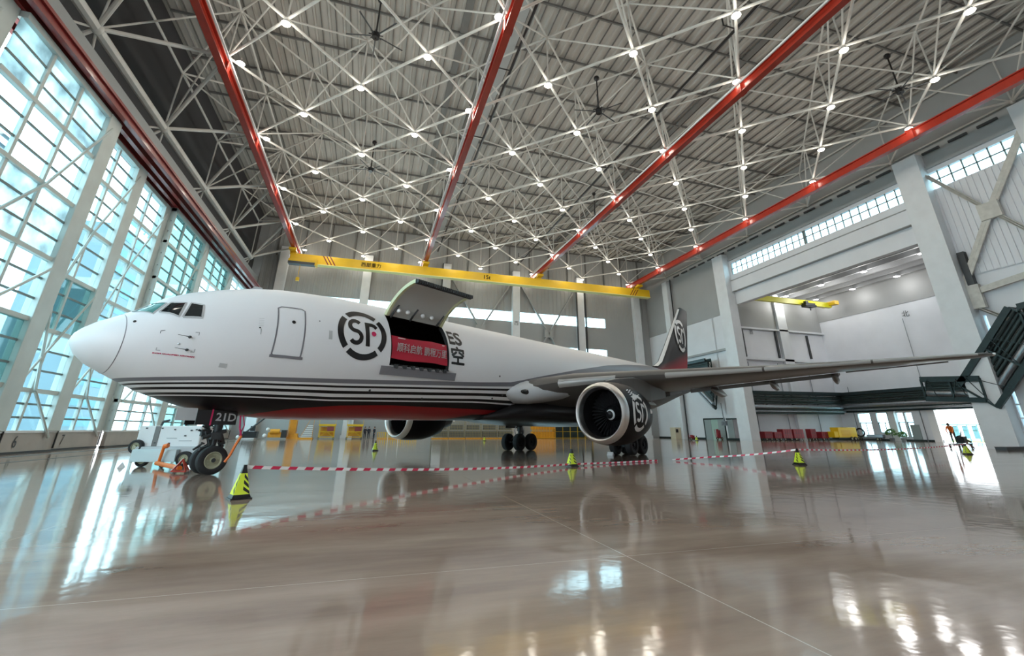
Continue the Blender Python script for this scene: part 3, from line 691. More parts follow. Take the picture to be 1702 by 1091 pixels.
def skin_poly(name, pts, m_, off=.012, parent=AC, nx=6, mirror=False, label=None):
    """quad patch on the skin from 4 (x, angle) corners"""
    b = MB(); N = nx
    for i in range(N+1):
        for j in range(N+1):
            s, t = i/N, j/N
            x = (pts[0][0]*(1-s)+pts[1][0]*s)*(1-t)+(pts[3][0]*(1-s)+pts[2][0]*s)*t
            a = (pts[0][1]*(1-s)+pts[1][1]*s)*(1-t)+(pts[3][1]*(1-s)+pts[2][1]*s)*t
            p = FP(x, a, off); b.v.append((p.x, -p.y if mirror else p.y, p.z))
    for i in range(N):
        for j in range(N):
            q = i*(N+1)+j; b.f.append((q, q+1, q+N+2, q+N+1)); b.mi.append(0)
    o = b.build(name, m_, parent, smooth=True)
    if label: o['label'] = label
    return o
def skin_line(b, pts, wd, off=.012, closed=False, res=.12):
    """flat ribbon on the skin along (x, angle) points"""
    if closed: pts = pts+[pts[0]]
    P_ = []
    for (x0, a0), (x1, a1) in zip(pts, pts[1:]):
        L_ = max(abs(x1-x0), abs(a1-a0)*.044); c = max(1, int(L_/res))
        for k in range(c): P_.append((x0+(x1-x0)*k/c, a0+(a1-a0)*k/c))
    P_.append(pts[-1]); V = []
    for k, (x, a) in enumerate(P_):
        p = FP(x, a, off); q0 = FP(*P_[max(0, k-1)], off); q1 = FP(*P_[min(len(P_)-1, k+1)], off)
        nrm = Vector((0, p.y, p.z-4.5)).normalized(); d = (q1-q0).normalized(); s = d.cross(nrm)*wd/2
        V += [p+s, p-s]
    b.add(V, [(2*k, 2*k+1, 2*k+3, 2*k+2) for k in range(len(P_)-1)]); return b
def skin_shape(name, vs, fs, m_, x0, z0, off=.015, parent=AC, step=.18):
    """flat 2D shape (x aft, y up, metres) wrapped on the port side around x0 and angle z0"""
    bm = bmesh.new(); vv = [bm.verts.new((p[0], p[1], 0)) for p in vs]
    for f in fs:
        try: bm.faces.new([vv[i] for i in f])
        except ValueError: pass
    ys = [p[1] for p in vs]; y = min(ys)+step
    while y < max(ys):
        bmesh.ops.bisect_plane(bm, geom=bm.verts[:]+bm.edges[:]+bm.faces[:], plane_co=(0, y, 0), plane_no=(0, 1, 0)); y += step
    b = MB(); bm.verts.index_update()
    for v in bm.verts: b.v.append(tuple(FP(x0+v.co.x, z0+math.degrees(v.co.y/2.62), off)))
    for f in bm.faces: b.f.append(tuple(v.index for v in f.verts)); b.mi.append(0)
    bm.free(); return b.build(name, m_, parent)
# cockpit windows (both sides), frames, radome joint
W1 = [(1.18, 70), (1.60, 40), (1.93, 54.5), (1.62, 76)]
W2 = [(1.74, 39), (2.21, 25.3), (2.39, 46.3), (2.02, 52.3)]
W3 = [(2.31, 24.1), (2.80, 21.9), (2.84, 38.8), (2.51, 44)]
for mir in (False, True):
    for Wq, mm, nm in ((W1, 'screen', 'windshield'), (W2, 'cockpit', 'cockpit_window'), (W3, 'cockpit', 'cockpit_window')):
        skin_poly(nm, Wq, mm, .014, mirror=mir)
b = MB()
for Wq in (W1, W2, W3): skin_line(b, Wq, .07, .02, True, .1)
b.build('window_surround', 'acgrey', AC)
b = MB(); skin_line(b, [(1.0+.06*cos(R(a)), a) for a in range(-90, 271, 6)], .025, .006, False, .05); b.build('radome_joint', 'stripegrey', AC)
b = MB(); skin_line(b, [(1.15, 78), (1.55, 60)], .03, .05); b.build('wiper', 'black', AC)
# crew door
dr = [(5.10, 34.5), (5.22, 36), (5.95, 35), (6.06, 33), (6.02, -9.2), (5.95, -10.2), (5.08, -9.8), (5.02, -8.6)]
b = MB(); skin_line(b, dr, .055, .012, True, .15); b.build('crew_door_outline', 'stripegrey', AC)
b = MB(); skin_line(b, [(4.96, -10.2), (6.1, -10.6)], .10, .03); b.build('crew_door_sill', 'stripegrey', AC)
def skin_disc(x, a, r_, n_=14): return [(x+r_*cos(2*pi*k/n_), a+math.degrees(r_*sin(2*pi*k/n_)/2.62)) for k in range(n_)]
def skin_fill(b, pts, off=.018):
    k0 = len(b.v); b.v += [tuple(FP(x, a, off)) for x, a in pts]; b.f.append(tuple(range(k0, k0+len(pts)))); b.mi.append(0)
b = MB(); skin_fill(b, skin_disc(5.62, 20, .07)); skin_fill(b, skin_disc(6.6, 24, .025)); skin_fill(b, skin_disc(4.5, 13, .03)); skin_fill(b, skin_disc(17.0, -8, .05))
b.build('door_porthole', 'black', AC)
# static port area: corners, probes, lettering
b = MB()
for x, a, sx_, sy_ in ((1.84, 9, 1, -1), (2.80, 6, -1, -1), (1.86, -14.5, 1, 1), (2.80, -13.5, -1, 1)):
    skin_line(b, [(x, a+3*sy_), (x, a), (x+.1*sx_, a)], .02, .014)
b.build('marker_bracket', 'stripegrey', AC)
for x, a in ((2.58, 1.0), (2.60, -12)):
    b = MB(); p = FP(x, a); b.sphere(p, .045, 8).tube(p+Vector((0, -.05, 0)), p+Vector((-.38, -.22, 0)), .014, 6, .006).tube(p, p+Vector((0, -.09, 0)), .03, 6)
    b.build('pitot_probe', 'dark', AC)
MB().sphere(FP(2.36, -6.4), .04, 8).build('static_port', 'steel', AC); MB().sphere(FP(1.22, 33), .045, 6).build('angle_vane', 'dark', AC)
vs, fs = text_mesh('RVSM QUALIFIED AIRCRAFT', .085, .004); skin_shape('skin_lettering', vs, fs, 'magenta', 2.33, -18.2)['label'] = 'magenta lettering'
skin_poly('access_panel', [(3.58, -24), (3.80, -24), (3.80, -20), (3.58, -20)], 'acgrey', .008)
skin_poly('access_panel', [(6.98, 8), (7.12, 8), (7.12, 16), (6.98, 16)], 'acgrey', .006)
b = MB()
for k in range(5): skin_line(b, [(4.45, 22-1.8*k), (4.62, 22-1.8*k)], .012, .01)
skin_line(b, [(4.55, 12), (4.55, 7)], .03, .012); b.build('stencil_marks', 'acgrey', AC)
# SF ring logo
def arc_seg(r0, r1, a0, a1, c=12):
    vs, fs = [], []
    for k in range(c+1):
        a = R(a0+(a1-a0)*k/c); vs += [(r0*cos(a), r0*sin(a)), (r1*cos(a), r1*sin(a))]
    for k in range(c): fs.append((2*k, 2*k+1, 2*k+3, 2*k+2))
    return vs, fs
def logo2d(s=1.0, dot=True):
    """(list of black shapes, dot shape) unit radius; drawn for viewing with +x to the right"""
    vs, fs = [], []
    def put(v2, f2):
        k = len(vs); vs.extend([(p[0]*s, p[1]*s) for p in v2]); fs.extend([tuple(i+k for i in f) for f in f2])
    for c in (0, 90, 180, 270): put(*arc_seg(.78, 1.0, c-40, c+40))
    # letter S as a stroked curve
    ctr = []
    for k in range(15): a = R(35+(270-35)*k/14); ctr.append((-.30+.205*cos(a)*1.05, .27+.21*sin(a)))
    for k in range(1, 15): a = R(90-(90+145)*k/14); ctr.append((-.30+.215*cos(a)*1.05, -.17+.23*sin(a)))
    def stroke(ctr, wd):
        v2 = []
        for k, p in enumerate(ctr):
            p0, p1 = ctr[max(0, k-1)], ctr[min(len(ctr)-1, k+1)]; dx, dy = p1[0]-p0[0], p1[1]-p0[1]; L_ = math.hypot(dx, dy) or 1
            v2 += [(p[0]-dy/L_*wd/2, p[1]+dx/L_*wd/2), (p[0]+dy/L_*wd/2, p[1]-dx/L_*wd/2)]
        put(v2, [(2*k, 2*k+1, 2*k+3, 2*k+2) for k in range(len(ctr)-1)])
    stroke(ctr, .16)
    put([(.10, -.48), (.27, -.48), (.27, .48), (.10, .48)], [(0, 1, 2, 3)])
    stroke([(.25, .40), (.40, .40), (.50, .36), (.58, .27)], .16)
    dv = [(.45*s+.10*s*cos(2*pi*k/16), .03*s+.10*s*sin(2*pi*k/16)) for k in range(16)]
    return vs, fs, dv, [tuple(range(16))]
vs, fs, dv, df = logo2d(1.14)
skin_shape('ring_logo', vs, fs, 'black', 8.47, 17.5, step=.1)['label'] = 'black SF ring logo'
skin_shape('logo_dot', dv, df, 'magenta', 8.47, 17.5, .018, step=.1)
vs, fs = text_mesh('ES', 1.08, .035); skin_shape('skin_lettering', vs, fs, 'black', 13.74, 29.0)
vs, fs = text_mesh('空', .98, .028); skin_shape('skin_lettering', vs, fs, 'black', 13.83, 7.0)
# small blade antennas on top
b = MB()
for x in (4.6,): 
    t = prof(x)[0]; b.add([(x, -.02, t-.03), (x+.42, -.02, t-.03), (x+.5, -.02, t+.2), (x+.2, -.02, t+.2), (x, .02, t-.03), (x+.42, .02, t-.03), (x+.5, .02, t+.2), (x+.2, .02, t+.2)], [(0, 1, 2, 3), (4, 7, 6, 5), (0, 4, 5, 1), (1, 5, 6, 2), (2, 6, 7, 3), (3, 7, 4, 0)])
b.build('antenna', 'acgrey', AC)
b = MB()
for x, a in ((9.3, -34), (17.6, -30), (12.2, -40), (16.9, -35)): b.sphere(FP(x, a), .05, 6)
b.build('drain_mast', 'dark', AC)
# cargo opening: liner, frame, sill plate, open door
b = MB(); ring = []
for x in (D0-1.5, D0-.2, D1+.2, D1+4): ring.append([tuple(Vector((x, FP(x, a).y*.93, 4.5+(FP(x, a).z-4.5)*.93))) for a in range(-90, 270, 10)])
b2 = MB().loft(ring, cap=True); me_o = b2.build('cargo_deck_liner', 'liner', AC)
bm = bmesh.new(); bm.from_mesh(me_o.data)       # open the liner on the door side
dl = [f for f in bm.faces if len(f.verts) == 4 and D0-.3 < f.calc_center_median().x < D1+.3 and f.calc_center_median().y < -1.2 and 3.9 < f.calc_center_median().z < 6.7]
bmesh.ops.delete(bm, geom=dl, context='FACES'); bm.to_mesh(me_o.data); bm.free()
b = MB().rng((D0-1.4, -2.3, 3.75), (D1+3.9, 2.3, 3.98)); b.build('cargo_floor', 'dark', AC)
b = MB()
for xx, s_ in ((D0, 1), (D1, -1)):
    o1 = [FP(xx, a, .0) for a in range(A0, A1+1, 3)]; i1 = [Vector((xx, p.y*.92, 4.5+(p.z-4.5)*.92)) for p in o1]
    b.loft([o1, i1], cap=False, closed=False)
b.build('door_jamb', 'liner', AC)
b = MB(); skin_line(b, [(D1+.05, a) for a in range(A0, A1+1, 3)], .10, .02); b.build('door_seal', 'white', AC)
b = MB(); skin_line(b, [(D0, A1), (D1, A1)], .12, .0); b.build('door_hinge', 'dark', AC)
b = MB()
for k in range(7): b.box(FP(D0+.3+k*.47, A0-.5, .06), (.16, .12, .16))
for k in range(26): b.box(FP(D0+.1+k*.13, A0+.6, .04), (.05, .08, .05))
b.build('latch_fitting', 'dark', AC)
skin_poly('sill_plate', [(9.42, -18), (13.74, -18), (13.74, -10), (9.42, -10)], 'stripegrey', .06)
# open door: skin arc rotated about the hinge
hp = FP(11.5, A1); arc = [FP(11.5, a)-hp for a in range(A1, A0-1, -3)]; tgt = Vector((0, -3.79-hp.y, 7.72-hp.z)); e = arc[-1]
rotd = math.atan2(tgt.z, tgt.y)-math.atan2(e.z, e.y)
def rp_(v, k=1.): return Vector((0, (v.y*cos(rotd)-v.z*sin(rotd))*k, (v.y*sin(rotd)+v.z*cos(rotd))*k))
out = [rp_(v) for v in arc]
def inner(i, th): 
    t_ = (out[min(i+1, len(out)-1)]-out[max(i-1, 0)]).normalized(); nrm = Vector((0, t_.z, -t_.y))
    c_ = (out[0]+out[-1])/2-out[len(out)//2]
    if nrm.dot(c_) < 0: nrm = -nrm
    return out[i]+nrm*th
inn = [inner(i, .10) for i in range(len(out))]
def secs(x, L1): return [Vector((x, p.y+hp.y, p.z+hp.z)) for p in L1]
MB().loft([secs(D0, out), secs(D1, out)], cap=False, closed=False).build('cargo_door', 'acwhite', AC, smooth=True)
cdo = AC.children[-1]; cd = bpy.data.objects['cargo_door']
MB().loft([secs(D0+.14, inn), secs(D1-.14, inn)], cap=False, closed=False).build('door_inner_skin', 'doorin', cd, smooth=True)
b = MB()
for xa, xb in ((D0, D0+.14), (D1-.14, D1)):
    i2 = [inner(i, .17) for i in range(len(out))]
    MB().loft([secs(xa, out), secs(xa, i2), secs(xb, i2), secs(xb, out)], cap=False, closed=False).build('door_edge_frame', 'primer', cd, smooth=True)
b = MB(); p = secs(0, out)[-1]; q = secs(0, [inner(len(out)-1, .22)])[0]
for k in range(30): b.box((D0+.06+k*.115, (p.y+q.y)/2, (p.z+q.z)/2), (.07, .24, .16))
b.rng((D0, p.y-.02, min(p.z, q.z)), (D1, q.y+.06, max(p.z, q.z))); b.build('latch_row', 'dark', cd)
for x in (10.35, 10.85, 11.75, 12.3):
    q = secs(x, [inner(3, .22)])[0]; MB().sphere(q, .11, 8).build('hinge_fairing', 'white', cd, smooth=True)
for x in (D0+.3, D0+1.4, D1-.35):
    b = MB(); q = secs(x, [inner(2, .2)])[0]; b.tube(q, FP(x, A1-3), .05, 8).tube(q, secs(x+.1, [inner(5, .15)])[0], .04, 6)
    b.build('door_actuator', 'dark', cd)
# ---------------- wing
def airfoil(n_=14, t=.12, te=.004):
    pts = []
    for k in range(n_+1):
        x = .5*(1-cos(pi*k/n_)); y = 5*t*(.2969*math.sqrt(x)-.126*x-.3516*x*x+.2843*x**3-.1036*x**4)
        pts.append((x, y))
    up_ = [(x, y*1.05+te) for x, y in reversed(pts)]; lo = [(x, -y*.95) for x, y in pts[1:]]
    return up_+lo
WS = [(1.2, 18.2, 3.35, 13.4, .13, 1.5), (2.6, 19.0, 3.55, 12.5, .13, 1.5), (4.5, 20.3, 3.95, 10.9, .125, 1.2), (7.9, 22.6, 4.28, 8.6, .115, .8), (14.0, 26.75, 4.72, 5.6, .105, 0), (20, 30.8, 5.2, 3.35, .10, -1), (23.3, 33.1, 5.45, 2.15, .10, -1.5), (23.75, 34.0, 5.5, 1.2, .09, -1.5)]
def wing_rings(sg, x0=0., x1=1., dz=0., grow=0.):
    rings = []
    for y, xl, z, c, t, tw in WS:
        rings.append([Vector((xl+px*c, sg*y, z+pz*c+(.5-px)*c*sin(R(tw))+dz)) for px, pz in airfoil(14, t)])
    return rings
def wing_pt(y, fx, fz=0.):
    k = [s_[0] for s_ in WS]; xl, z, c, t, tw = [np.interp(y, k, [s_[q] for s_ in WS]) for q in (1, 2, 3, 4, 5)]
    yt = 5*t*(.2969*math.sqrt(fx)-.126*fx-.3516*fx*fx+.2843*fx**3-.1036*fx**4)*c
    return xl+fx*c, z+(.5-fx)*c*sin(R(tw))+(yt*1.05 if fz > 0 else -yt*.95 if fz < 0 else 0)
for sg in (-1, 1):
    wg = MB().loft(wing_rings(sg)).build('wing', 'wing', AC, smooth=True)
    # bright leading edge slats
    b = MB()
    for ya, yb in ((4.2, 6.9), (9.2, 13.6), (13.7, 18.4), (18.5, 23.0)):
        rr_ = []
        for y in (ya, (ya+yb)/2, yb):
            ring = []
            for fx, s_ in ((.06, 1), (.035, 1), (.015, 1), (.004, 1), (.0, 1), (.003, -1), (.009, -1), (.016, -1)):
                X, Z = wing_pt(y, fx, s_); ring.append(Vector((X-.012, sg*y, Z+.012*s_)))
            rr_.append(ring)
        b.loft(rr_, cap=False, closed=False)
    b.build('slat', 'slatgrey', wg, smooth=True)
    for ya, yb, f0 in ((3.2, 7.2, .76), (8.6, 9.9, .72), (10.2, 16.6, .74)):
        b = MB(); rr_ = []
        for y in (ya, yb):
            ring = []
            for fx, dz in ((f0, -.03), (1.0, -.05), (1.03, -.16), (f0, -.26)):
                X, Z = wing_pt(y, min(fx, 1), -1); ring.append(Vector((X+(fx-1)*2 if fx > 1 else X, sg*y, Z+dz)))
            rr_.append(ring)
        b.loft(rr_).build('flap', 'wingdark', wg)
    b = MB(); rr_ = []
    for y in (17.0, 21.8):
        ring = []
        for fx, dz in ((.72, -.01), (1.0, -.02), (1.0, -.06), (.72, -.08)):
            X, Z = wing_pt(y, fx, -1); ring.append(Vector((X, sg*y, Z+dz)))
        rr_.append(ring)
    b.loft(rr_).build('aileron', 'wingdark', wg)
    for y, L_ in ((5.4, 3.4), (10.0, 3.2), (13.2, 2.6), (16.4, 2.1)):
        X, Z = wing_pt(y, .62, -1); rg = []
        for t_, rr in ((0, .03), (.12, .16), (.35, .27), (.65, .27), (.9, .13), (1.05, .02)):
            rg.append([Vector((X+t_*L_, sg*y+rr*.6*cos(a), Z-.16-t_*.22+rr*sin(a))) for a in [2*pi*q/12 for q in range(12)]])
        MB().loft(rg).build('flap_track_fairing', 'wing', wg, smooth=True)
    X, Z = wing_pt(23.6, .2, 0); MB().box((X, sg*23.72, Z), (.6, .12, .12)).build('navigation_light', 'white', wg, bevel=.03)
    # glove fairing with landing light at the root
    rg = []
    for x, ry, rz_, zc in ((17.6, .05, .05, 3.45), (18.2, .5, .38, 3.5), (18.9, .95, .62, 3.52), (19.8, 1.5, .72, 3.6), (21.2, 2.4, .72, 3.75), (23.5, 3.2, .5, 3.9)):
        rg.append([Vector((x, sg*(2.0+ry*cos(a)), zc+rz_*sin(a))) for a in [2*pi*q/20 for q in range(20)]])
    gl = MB().loft(rg).build('wing_root_fairing', 'acgrey', AC, smooth=True)
    MB().sphere((18.85, sg*2.88, 3.5), .26, 10, (1.9, .4, .55)).build('landing_light', 'cockpit', gl, smooth=True)
    # pylon + engine
    ey = sg*7.92; ex, ez = 18.05, 2.28
    en = empty('engine', (ex, ey, ez)); en.parent = AC
    prof_o = [(0, 1.25), (.05, 1.32), (.18, 1.385), (.38, 1.43)]
    MB().rev([(.42, 1.10), (.22, 1.13), (.10, 1.17), (.02, 1.21)]+prof_o, n=48).build('intake_lip', 'aluminium', en, smooth=True)
    MB().rev([(.38, 1.43), (.8, 1.48), (1.5, 1.50), (2.2, 1.47), (2.9, 1.34), (3.55, 1.16), (3.6, 1.13), (3.3, 1.10)], n=48).build('nacelle_cowl', 'nacelle', en, smooth=True)
    MB().rev([(.42, 1.10), (.9, 1.16), (1.5, 1.19)], n=48).build('intake_duct', 'duct', en, smooth=True)
    MB().rev([(3.2, .98), (3.7, .92), (4.3, .72), (4.75, .60), (4.8, .55), (4.4, .5)], n=32).build('exhaust_nozzle', 'dark', en, smooth=True)
    MB().rev([(4.2, .42), (4.8, .3), (5.3, .03)], n=20).build('exhaust_plug', 'dark', en, smooth=True)
    MB().rev([(3.3, 1.10), (3.3, .9)], n=32).build('bypass_duct', 'dark', en)
    b = MB(); NB = 38
    for k in range(NB):
        a = 2*pi*k/NB
        def pt(r_, da, x): return Vector((x, r_*cos(a+da), r_*sin(a+da)))
        b.add([pt(.40, -.03, 1.42), pt(.40, .07, 1.75), pt(1.17, .02, 1.55), pt(1.17, -.09, 1.38), pt(.40, -.015, 1.42), pt(.40, .085, 1.75), pt(1.17, .035, 1.55), pt(1.17, -.075, 1.38)], [(0, 1, 2, 3), (4, 7, 6, 5), (2, 6, 7, 3), (0, 3, 7, 4)])
    b.build('fan_blades', 'duct', en)
    MB().rev([(1.72, 1.2), (1.72, .02)], n=32).build('fan_backplate', 'black', en)
    sp = [(.95, .01), (1.0, .10), (1.15, .23), (1.35, .36), (1.5, .41)]
    MB().rev(sp, n=24).build('spinner', 'black', en, smooth=True)
    b = MB(); V = []
    for k in range(25):
        t_ = k/24; a = R(40)+t_*4.6; r_ = .09+.22*t_; wd = .075*(1-.25*t_)
        for rr in (r_-wd/2, r_+wd/2): V.append(Vector((np.interp(rr, [q[1] for q in sp], [q[0] for q in sp])-.012, rr*cos(a), rr*sin(a))))
    b.add(V, [(2*k, 2*k+1, 2*k+3, 2*k+2) for k in range(24)]); b.build('spinner_swirl', 'white', en)
    # nacelle logo on the outboard side
    def nac(px_, py_, off=.02):
        a = py_/1.53; r_ = np.interp(px_, [.38, .8, 1.5, 2.2, 2.9, 3.55], [1.43, 1.48, 1.50, 1.47, 1.34, 1.16])+off
        return Vector((px_, sg*r_*cos(a), r_*sin(a)))
    vs, fs, dv, df = logo2d(.92); nb = MB()
    for q, c0 in ((vs, fs),):
        bm = bmesh.new(); vv = [bm.verts.new((p[0], p[1], 0)) for p in q]
        for f in c0:
            try: bm.faces.new([vv[i] for i in f])
            except ValueError: pass
        for ax in (-.7, -.5, -.3, -.1, .1, .3, .5, .7): bmesh.ops.bisect_plane(bm, geom=bm.verts[:]+bm.edges[:]+bm.faces[:], plane_co=(0, ax, 0), plane_no=(0, 1, 0))
        bm.verts.index_update()
        for v in bm.verts: nb.v.append(tuple(nac(1.46+(v.co.x if sg < 0 else -v.co.x)*.86, v.co.y)))
        for f in bm.faces: nb.f.append(tuple(v.index for v in f.verts)); nb.mi.append(0)
        bm.free()
    nb.build('ring_logo', 'white', en)
    b = MB()
    for r_ in range(4):
        for c_ in range(5): p = nac(.95+r_*.13, 1.15-.13*c_+.05*(r_ % 2), .02); b.box(p, (.05, .05, .03))
    for q in ((1.2, .98, 1.55, .82), (1.55, .82, 1.95, .95)):
        p0, p1 = nac(q[0], q[1]), nac(q[2], q[3]); b.bar(p0, p1, .05, .02)
    b.box(nac(2.95, .12), (.12, .03, .2)).box(nac(3.15, .1), (.1, .03, .12)); b.build('cowl_marking', 'white', en)
    rg = []
    for x, z0, z1, wd in ((ex+.9, ez+1.45, ez+1.55, .06), (ex+2.2, ez+1.3, 4.05, .22), (ex+3.6, ez+.9, 4.2, .26), (ex+5.6, ez+.75, 4.1, .26), (ex+8.2, 3.35, 3.75, .1)):
        rg.append([Vector((x, ey-wd, z0)), Vector((x, ey+wd, z0)), Vector((x, ey+wd, z1)), Vector((x, ey-wd, z1))])
    MB().loft(rg).build('engine_pylon', 'wing', AC, smooth=False, bevel=.04)
    # stabiliser
    rg = []
    for y, xl, z, c in ((.6, 46.3, 6.0, 6.2), (2.0, 47.2, 6.1, 5.3), (9.2, 51.7, 6.9, 2.0), (9.35, 52.1, 6.92, 1.5)):
        rg.append([Vector((xl+px*c, sg*y, z+pz*c)) for px, pz in airfoil(10, .10)])
    MB().loft(rg).build('tail_stabiliser', 'wing', AC, smooth=True)
# belly fairing
rg = []
for x, hw_, zt, zb in ((17.2, 1.2, 2.3, 1.98), (18.8, 2.3, 3.0, 1.85), (21, 2.72, 3.5, 1.72), (26, 2.85, 3.7, 1.68), (31, 2.8, 3.6, 1.75), (34, 2.4, 3.2, 1.95), (36.5, 1.2, 2.7, 2.35)):
    rg.append([Vector((x, hw_*math.copysign(abs(cos(a))**.75, cos(a)), (zt+zb)/2+(zt-zb)/2*math.copysign(abs(sin(a))**.8, sin(a)))) for a in [2*pi*q/32 for q in range(32)]])
MB().loft(rg).build('belly_fairing', 'black', AC, smooth=True)
# fin
def finmat():
    M = mat('fin_livery', (.008, .008, .01), .4, spec=.12); nt = M.node_tree; L = nt.links; b = nt.nodes['Principled BSDF']
    tc = nt.nodes.new('ShaderNodeTexCoord'); sx = nt.nodes.new('ShaderNodeSeparateXYZ'); L.new(tc.outputs['Object'], sx.inputs[0])
    n_ = nt.nodes.new('ShaderNodeMath'); n_.operation = 'MULTIPLY_ADD'; L.new(sx.outputs[0], n_.inputs[0]); n_.inputs[1].default_value = -.28; L.new(sx.outputs[2], n_.inputs[2])
    mr = nt.nodes.new('ShaderNodeMapRange'); L.new(n_.outputs[0], mr.inputs[0]); mr.inputs[1].default_value = -5.9; mr.inputs[2].default_value = -4.6
    rp = nt.nodes.new('ShaderNodeValToRGB'); rp.color_ramp.elements[0].color = (.42, .015, .03, 1); rp.color_ramp.elements[1].color = (.01, .01, .012, 1)
    L.new(mr.outputs[0], rp.inputs[0]); L.new(rp.outputs[0], b.inputs['Base Color']); return M
rg = []
FINS = [(7.0, 42.0, 11.6), (7.7, 43.6, 10.0), (8.3, 45.0, 8.5), (10, 46.9, 7.25), (13, 50.0, 5.1), (15.6, 52.7, 3.2), (15.9, 53.3, 2.5)]
for z, xl, c in FINS: rg.append([Vector((xl+px*c, pz*c*.9, z)) for px, pz in airfoil(10, .10)])
MB().loft(rg).build('tail_fin', finmat(), AC, smooth=True)
tf = bpy.data.objects['tail_fin']
b = MB(); rg = []
for z, xl, c in FINS[1:-1]:
    rg.append([Vector((xl-.02, 0, z)), Vector((xl+.10, -.14*c/6, z)), Vector((xl+.26, -.24*c/6, z))])
b.loft(rg, cap=False, closed=False); b.build('fin_leading_edge', 'white', tf)
vs, fs, dv, df = logo2d(1.55); b = MB()
def fin_y(x, z):
    xl = np.interp(z, [q[0] for q in FINS], [q[1] for q in FINS]); c = np.interp(z, [q[0] for q in FINS], [q[2] for q in FINS]); t = max(0, min(1, (x-xl)/c))
    return 5*.10*(.2969*math.sqrt(t)-.126*t-.3516*t*t+.2843*t**3-.1036*t**4)*c*.9*1.05+.06
b.add([(51.9+x*1.18+.0*y, -fin_y(51.9+x*1.18, 12.1+y*1.25), 12.1+y*1.25) for x, y in vs], fs); b.build('ring_logo', 'white', tf)
# ---------------- landing gear
def wheel(parent, c, r_, wd, name='wheel', hub=None):
    o = MB().rev([(-wd/2+.02, r_*.58), (-wd/2, r_*.7), (-wd/2*.96, r_*.88), (-wd/2*.75, r_*.975), (-wd*.2, r_), (wd*.2, r_), (wd/2*.75, r_*.975), (wd/2*.96, r_*.88), (wd/2, r_*.7), (wd/2-.02, r_*.58)], 'Y', c, 32).build(name, 'rubber', parent, smooth=True)
    h = MB()
    for s_ in (-1, 1):
        h.rev([(s_*(wd/2-.02), r_*.60), (s_*(wd/2-.01), r_*.54), (s_*(wd/2-.06), r_*.48), (s_*(wd/2-.08), r_*.2), (s_*(wd/2-.0), r_*.16), (s_*(wd/2), .005)], 'Y', c, 24)
        for k in range(8): a = 2*pi*k/8; h.tube((c[0]+r_*.34*cos(a), c[1]+s_*(wd/2-.09), c[2]+r_*.34*sin(a)), (c[0]+r_*.34*cos(a), c[1]+s_*(wd/2-.04), c[2]+r_*.34*sin(a)), .025, 6)
    h.build('wheel_hub', hub or mat_hub, o, smooth=True)
    return o
mat_hub = mat('hub_paint', (.45, .45, .32), .4, .3)
ng = empty('nose_gear', (4.55, 0, 0)); ng.parent = AC
for s_ in (-1, 1): wheel(ng, (0, s_*.31, .47), .47, .33)
b = MB().tube((0, -.5, .47), (0, .5, .47), .07, 8).tube((0, 0, .45), (.06, 0, 1.25), .09, 10).tube((.06, 0, 1.15), (.12, 0, 2.2), .14, 10)
b.bar((0, 0, .95), (-.5, 0, 2.0), .10, .14).bar((.15, -.12, .6), (.32, -.12, .95), .06, .08).bar((.15, .12, .6), (.32, .12, .95), .06, .08).bar((.32, 0, .95), (.16, 0, 1.3), .1, .2)
b.build('gear_strut', 'dark', ng, smooth=True)
b = MB()
for k in range(26):
    a = random.uniform(0, 2*pi); p = Vector((.08*cos(a)-.05+random.uniform(-.35, .2), random.uniform(-.32, .3), random.uniform(.9, 1.6))); q = p+Vector((random.uniform(-.3, .3), random.uniform(-.12, .12), random.uniform(-.2, .3)))
    b.tube(p, q, random.uniform(.015, .04), 6)
b.box((-.05, -.3, 1.25), (.3, .2, .22)).box((-.2, .25, 1.35), (.3, .2, .2)).tube((-.45, -.3, 1.2), (.25, -.3, 1.42), .07, 8)
b.build('steering_unit', 'dark', ng)
b = MB().rng((-.85, -.58, 1.62), (.42, -.53, 2.1)); gd = b.build('gear_door', 'black', ng); 
MB().rng((-1.45, -.57, 1.75), (-.86, -.53, 2.15)).build('gear_door', 'acgrey', ng)
MB().rng((-.85, .53, 1.62), (.42, .58, 2.1)).build('gear_door', 'black', ng)
text_plane('door_lettering', '21D', .36, (.06, -.6, 1.86), (1, 0, -.03), (0, 0, 1), 'white', ng, .008, xs=1.05)
b = MB().rng((-.42, -.59, 1.6), (-.37, -.585, 2.12)); b.build('door_stripe', 'magenta', ng)
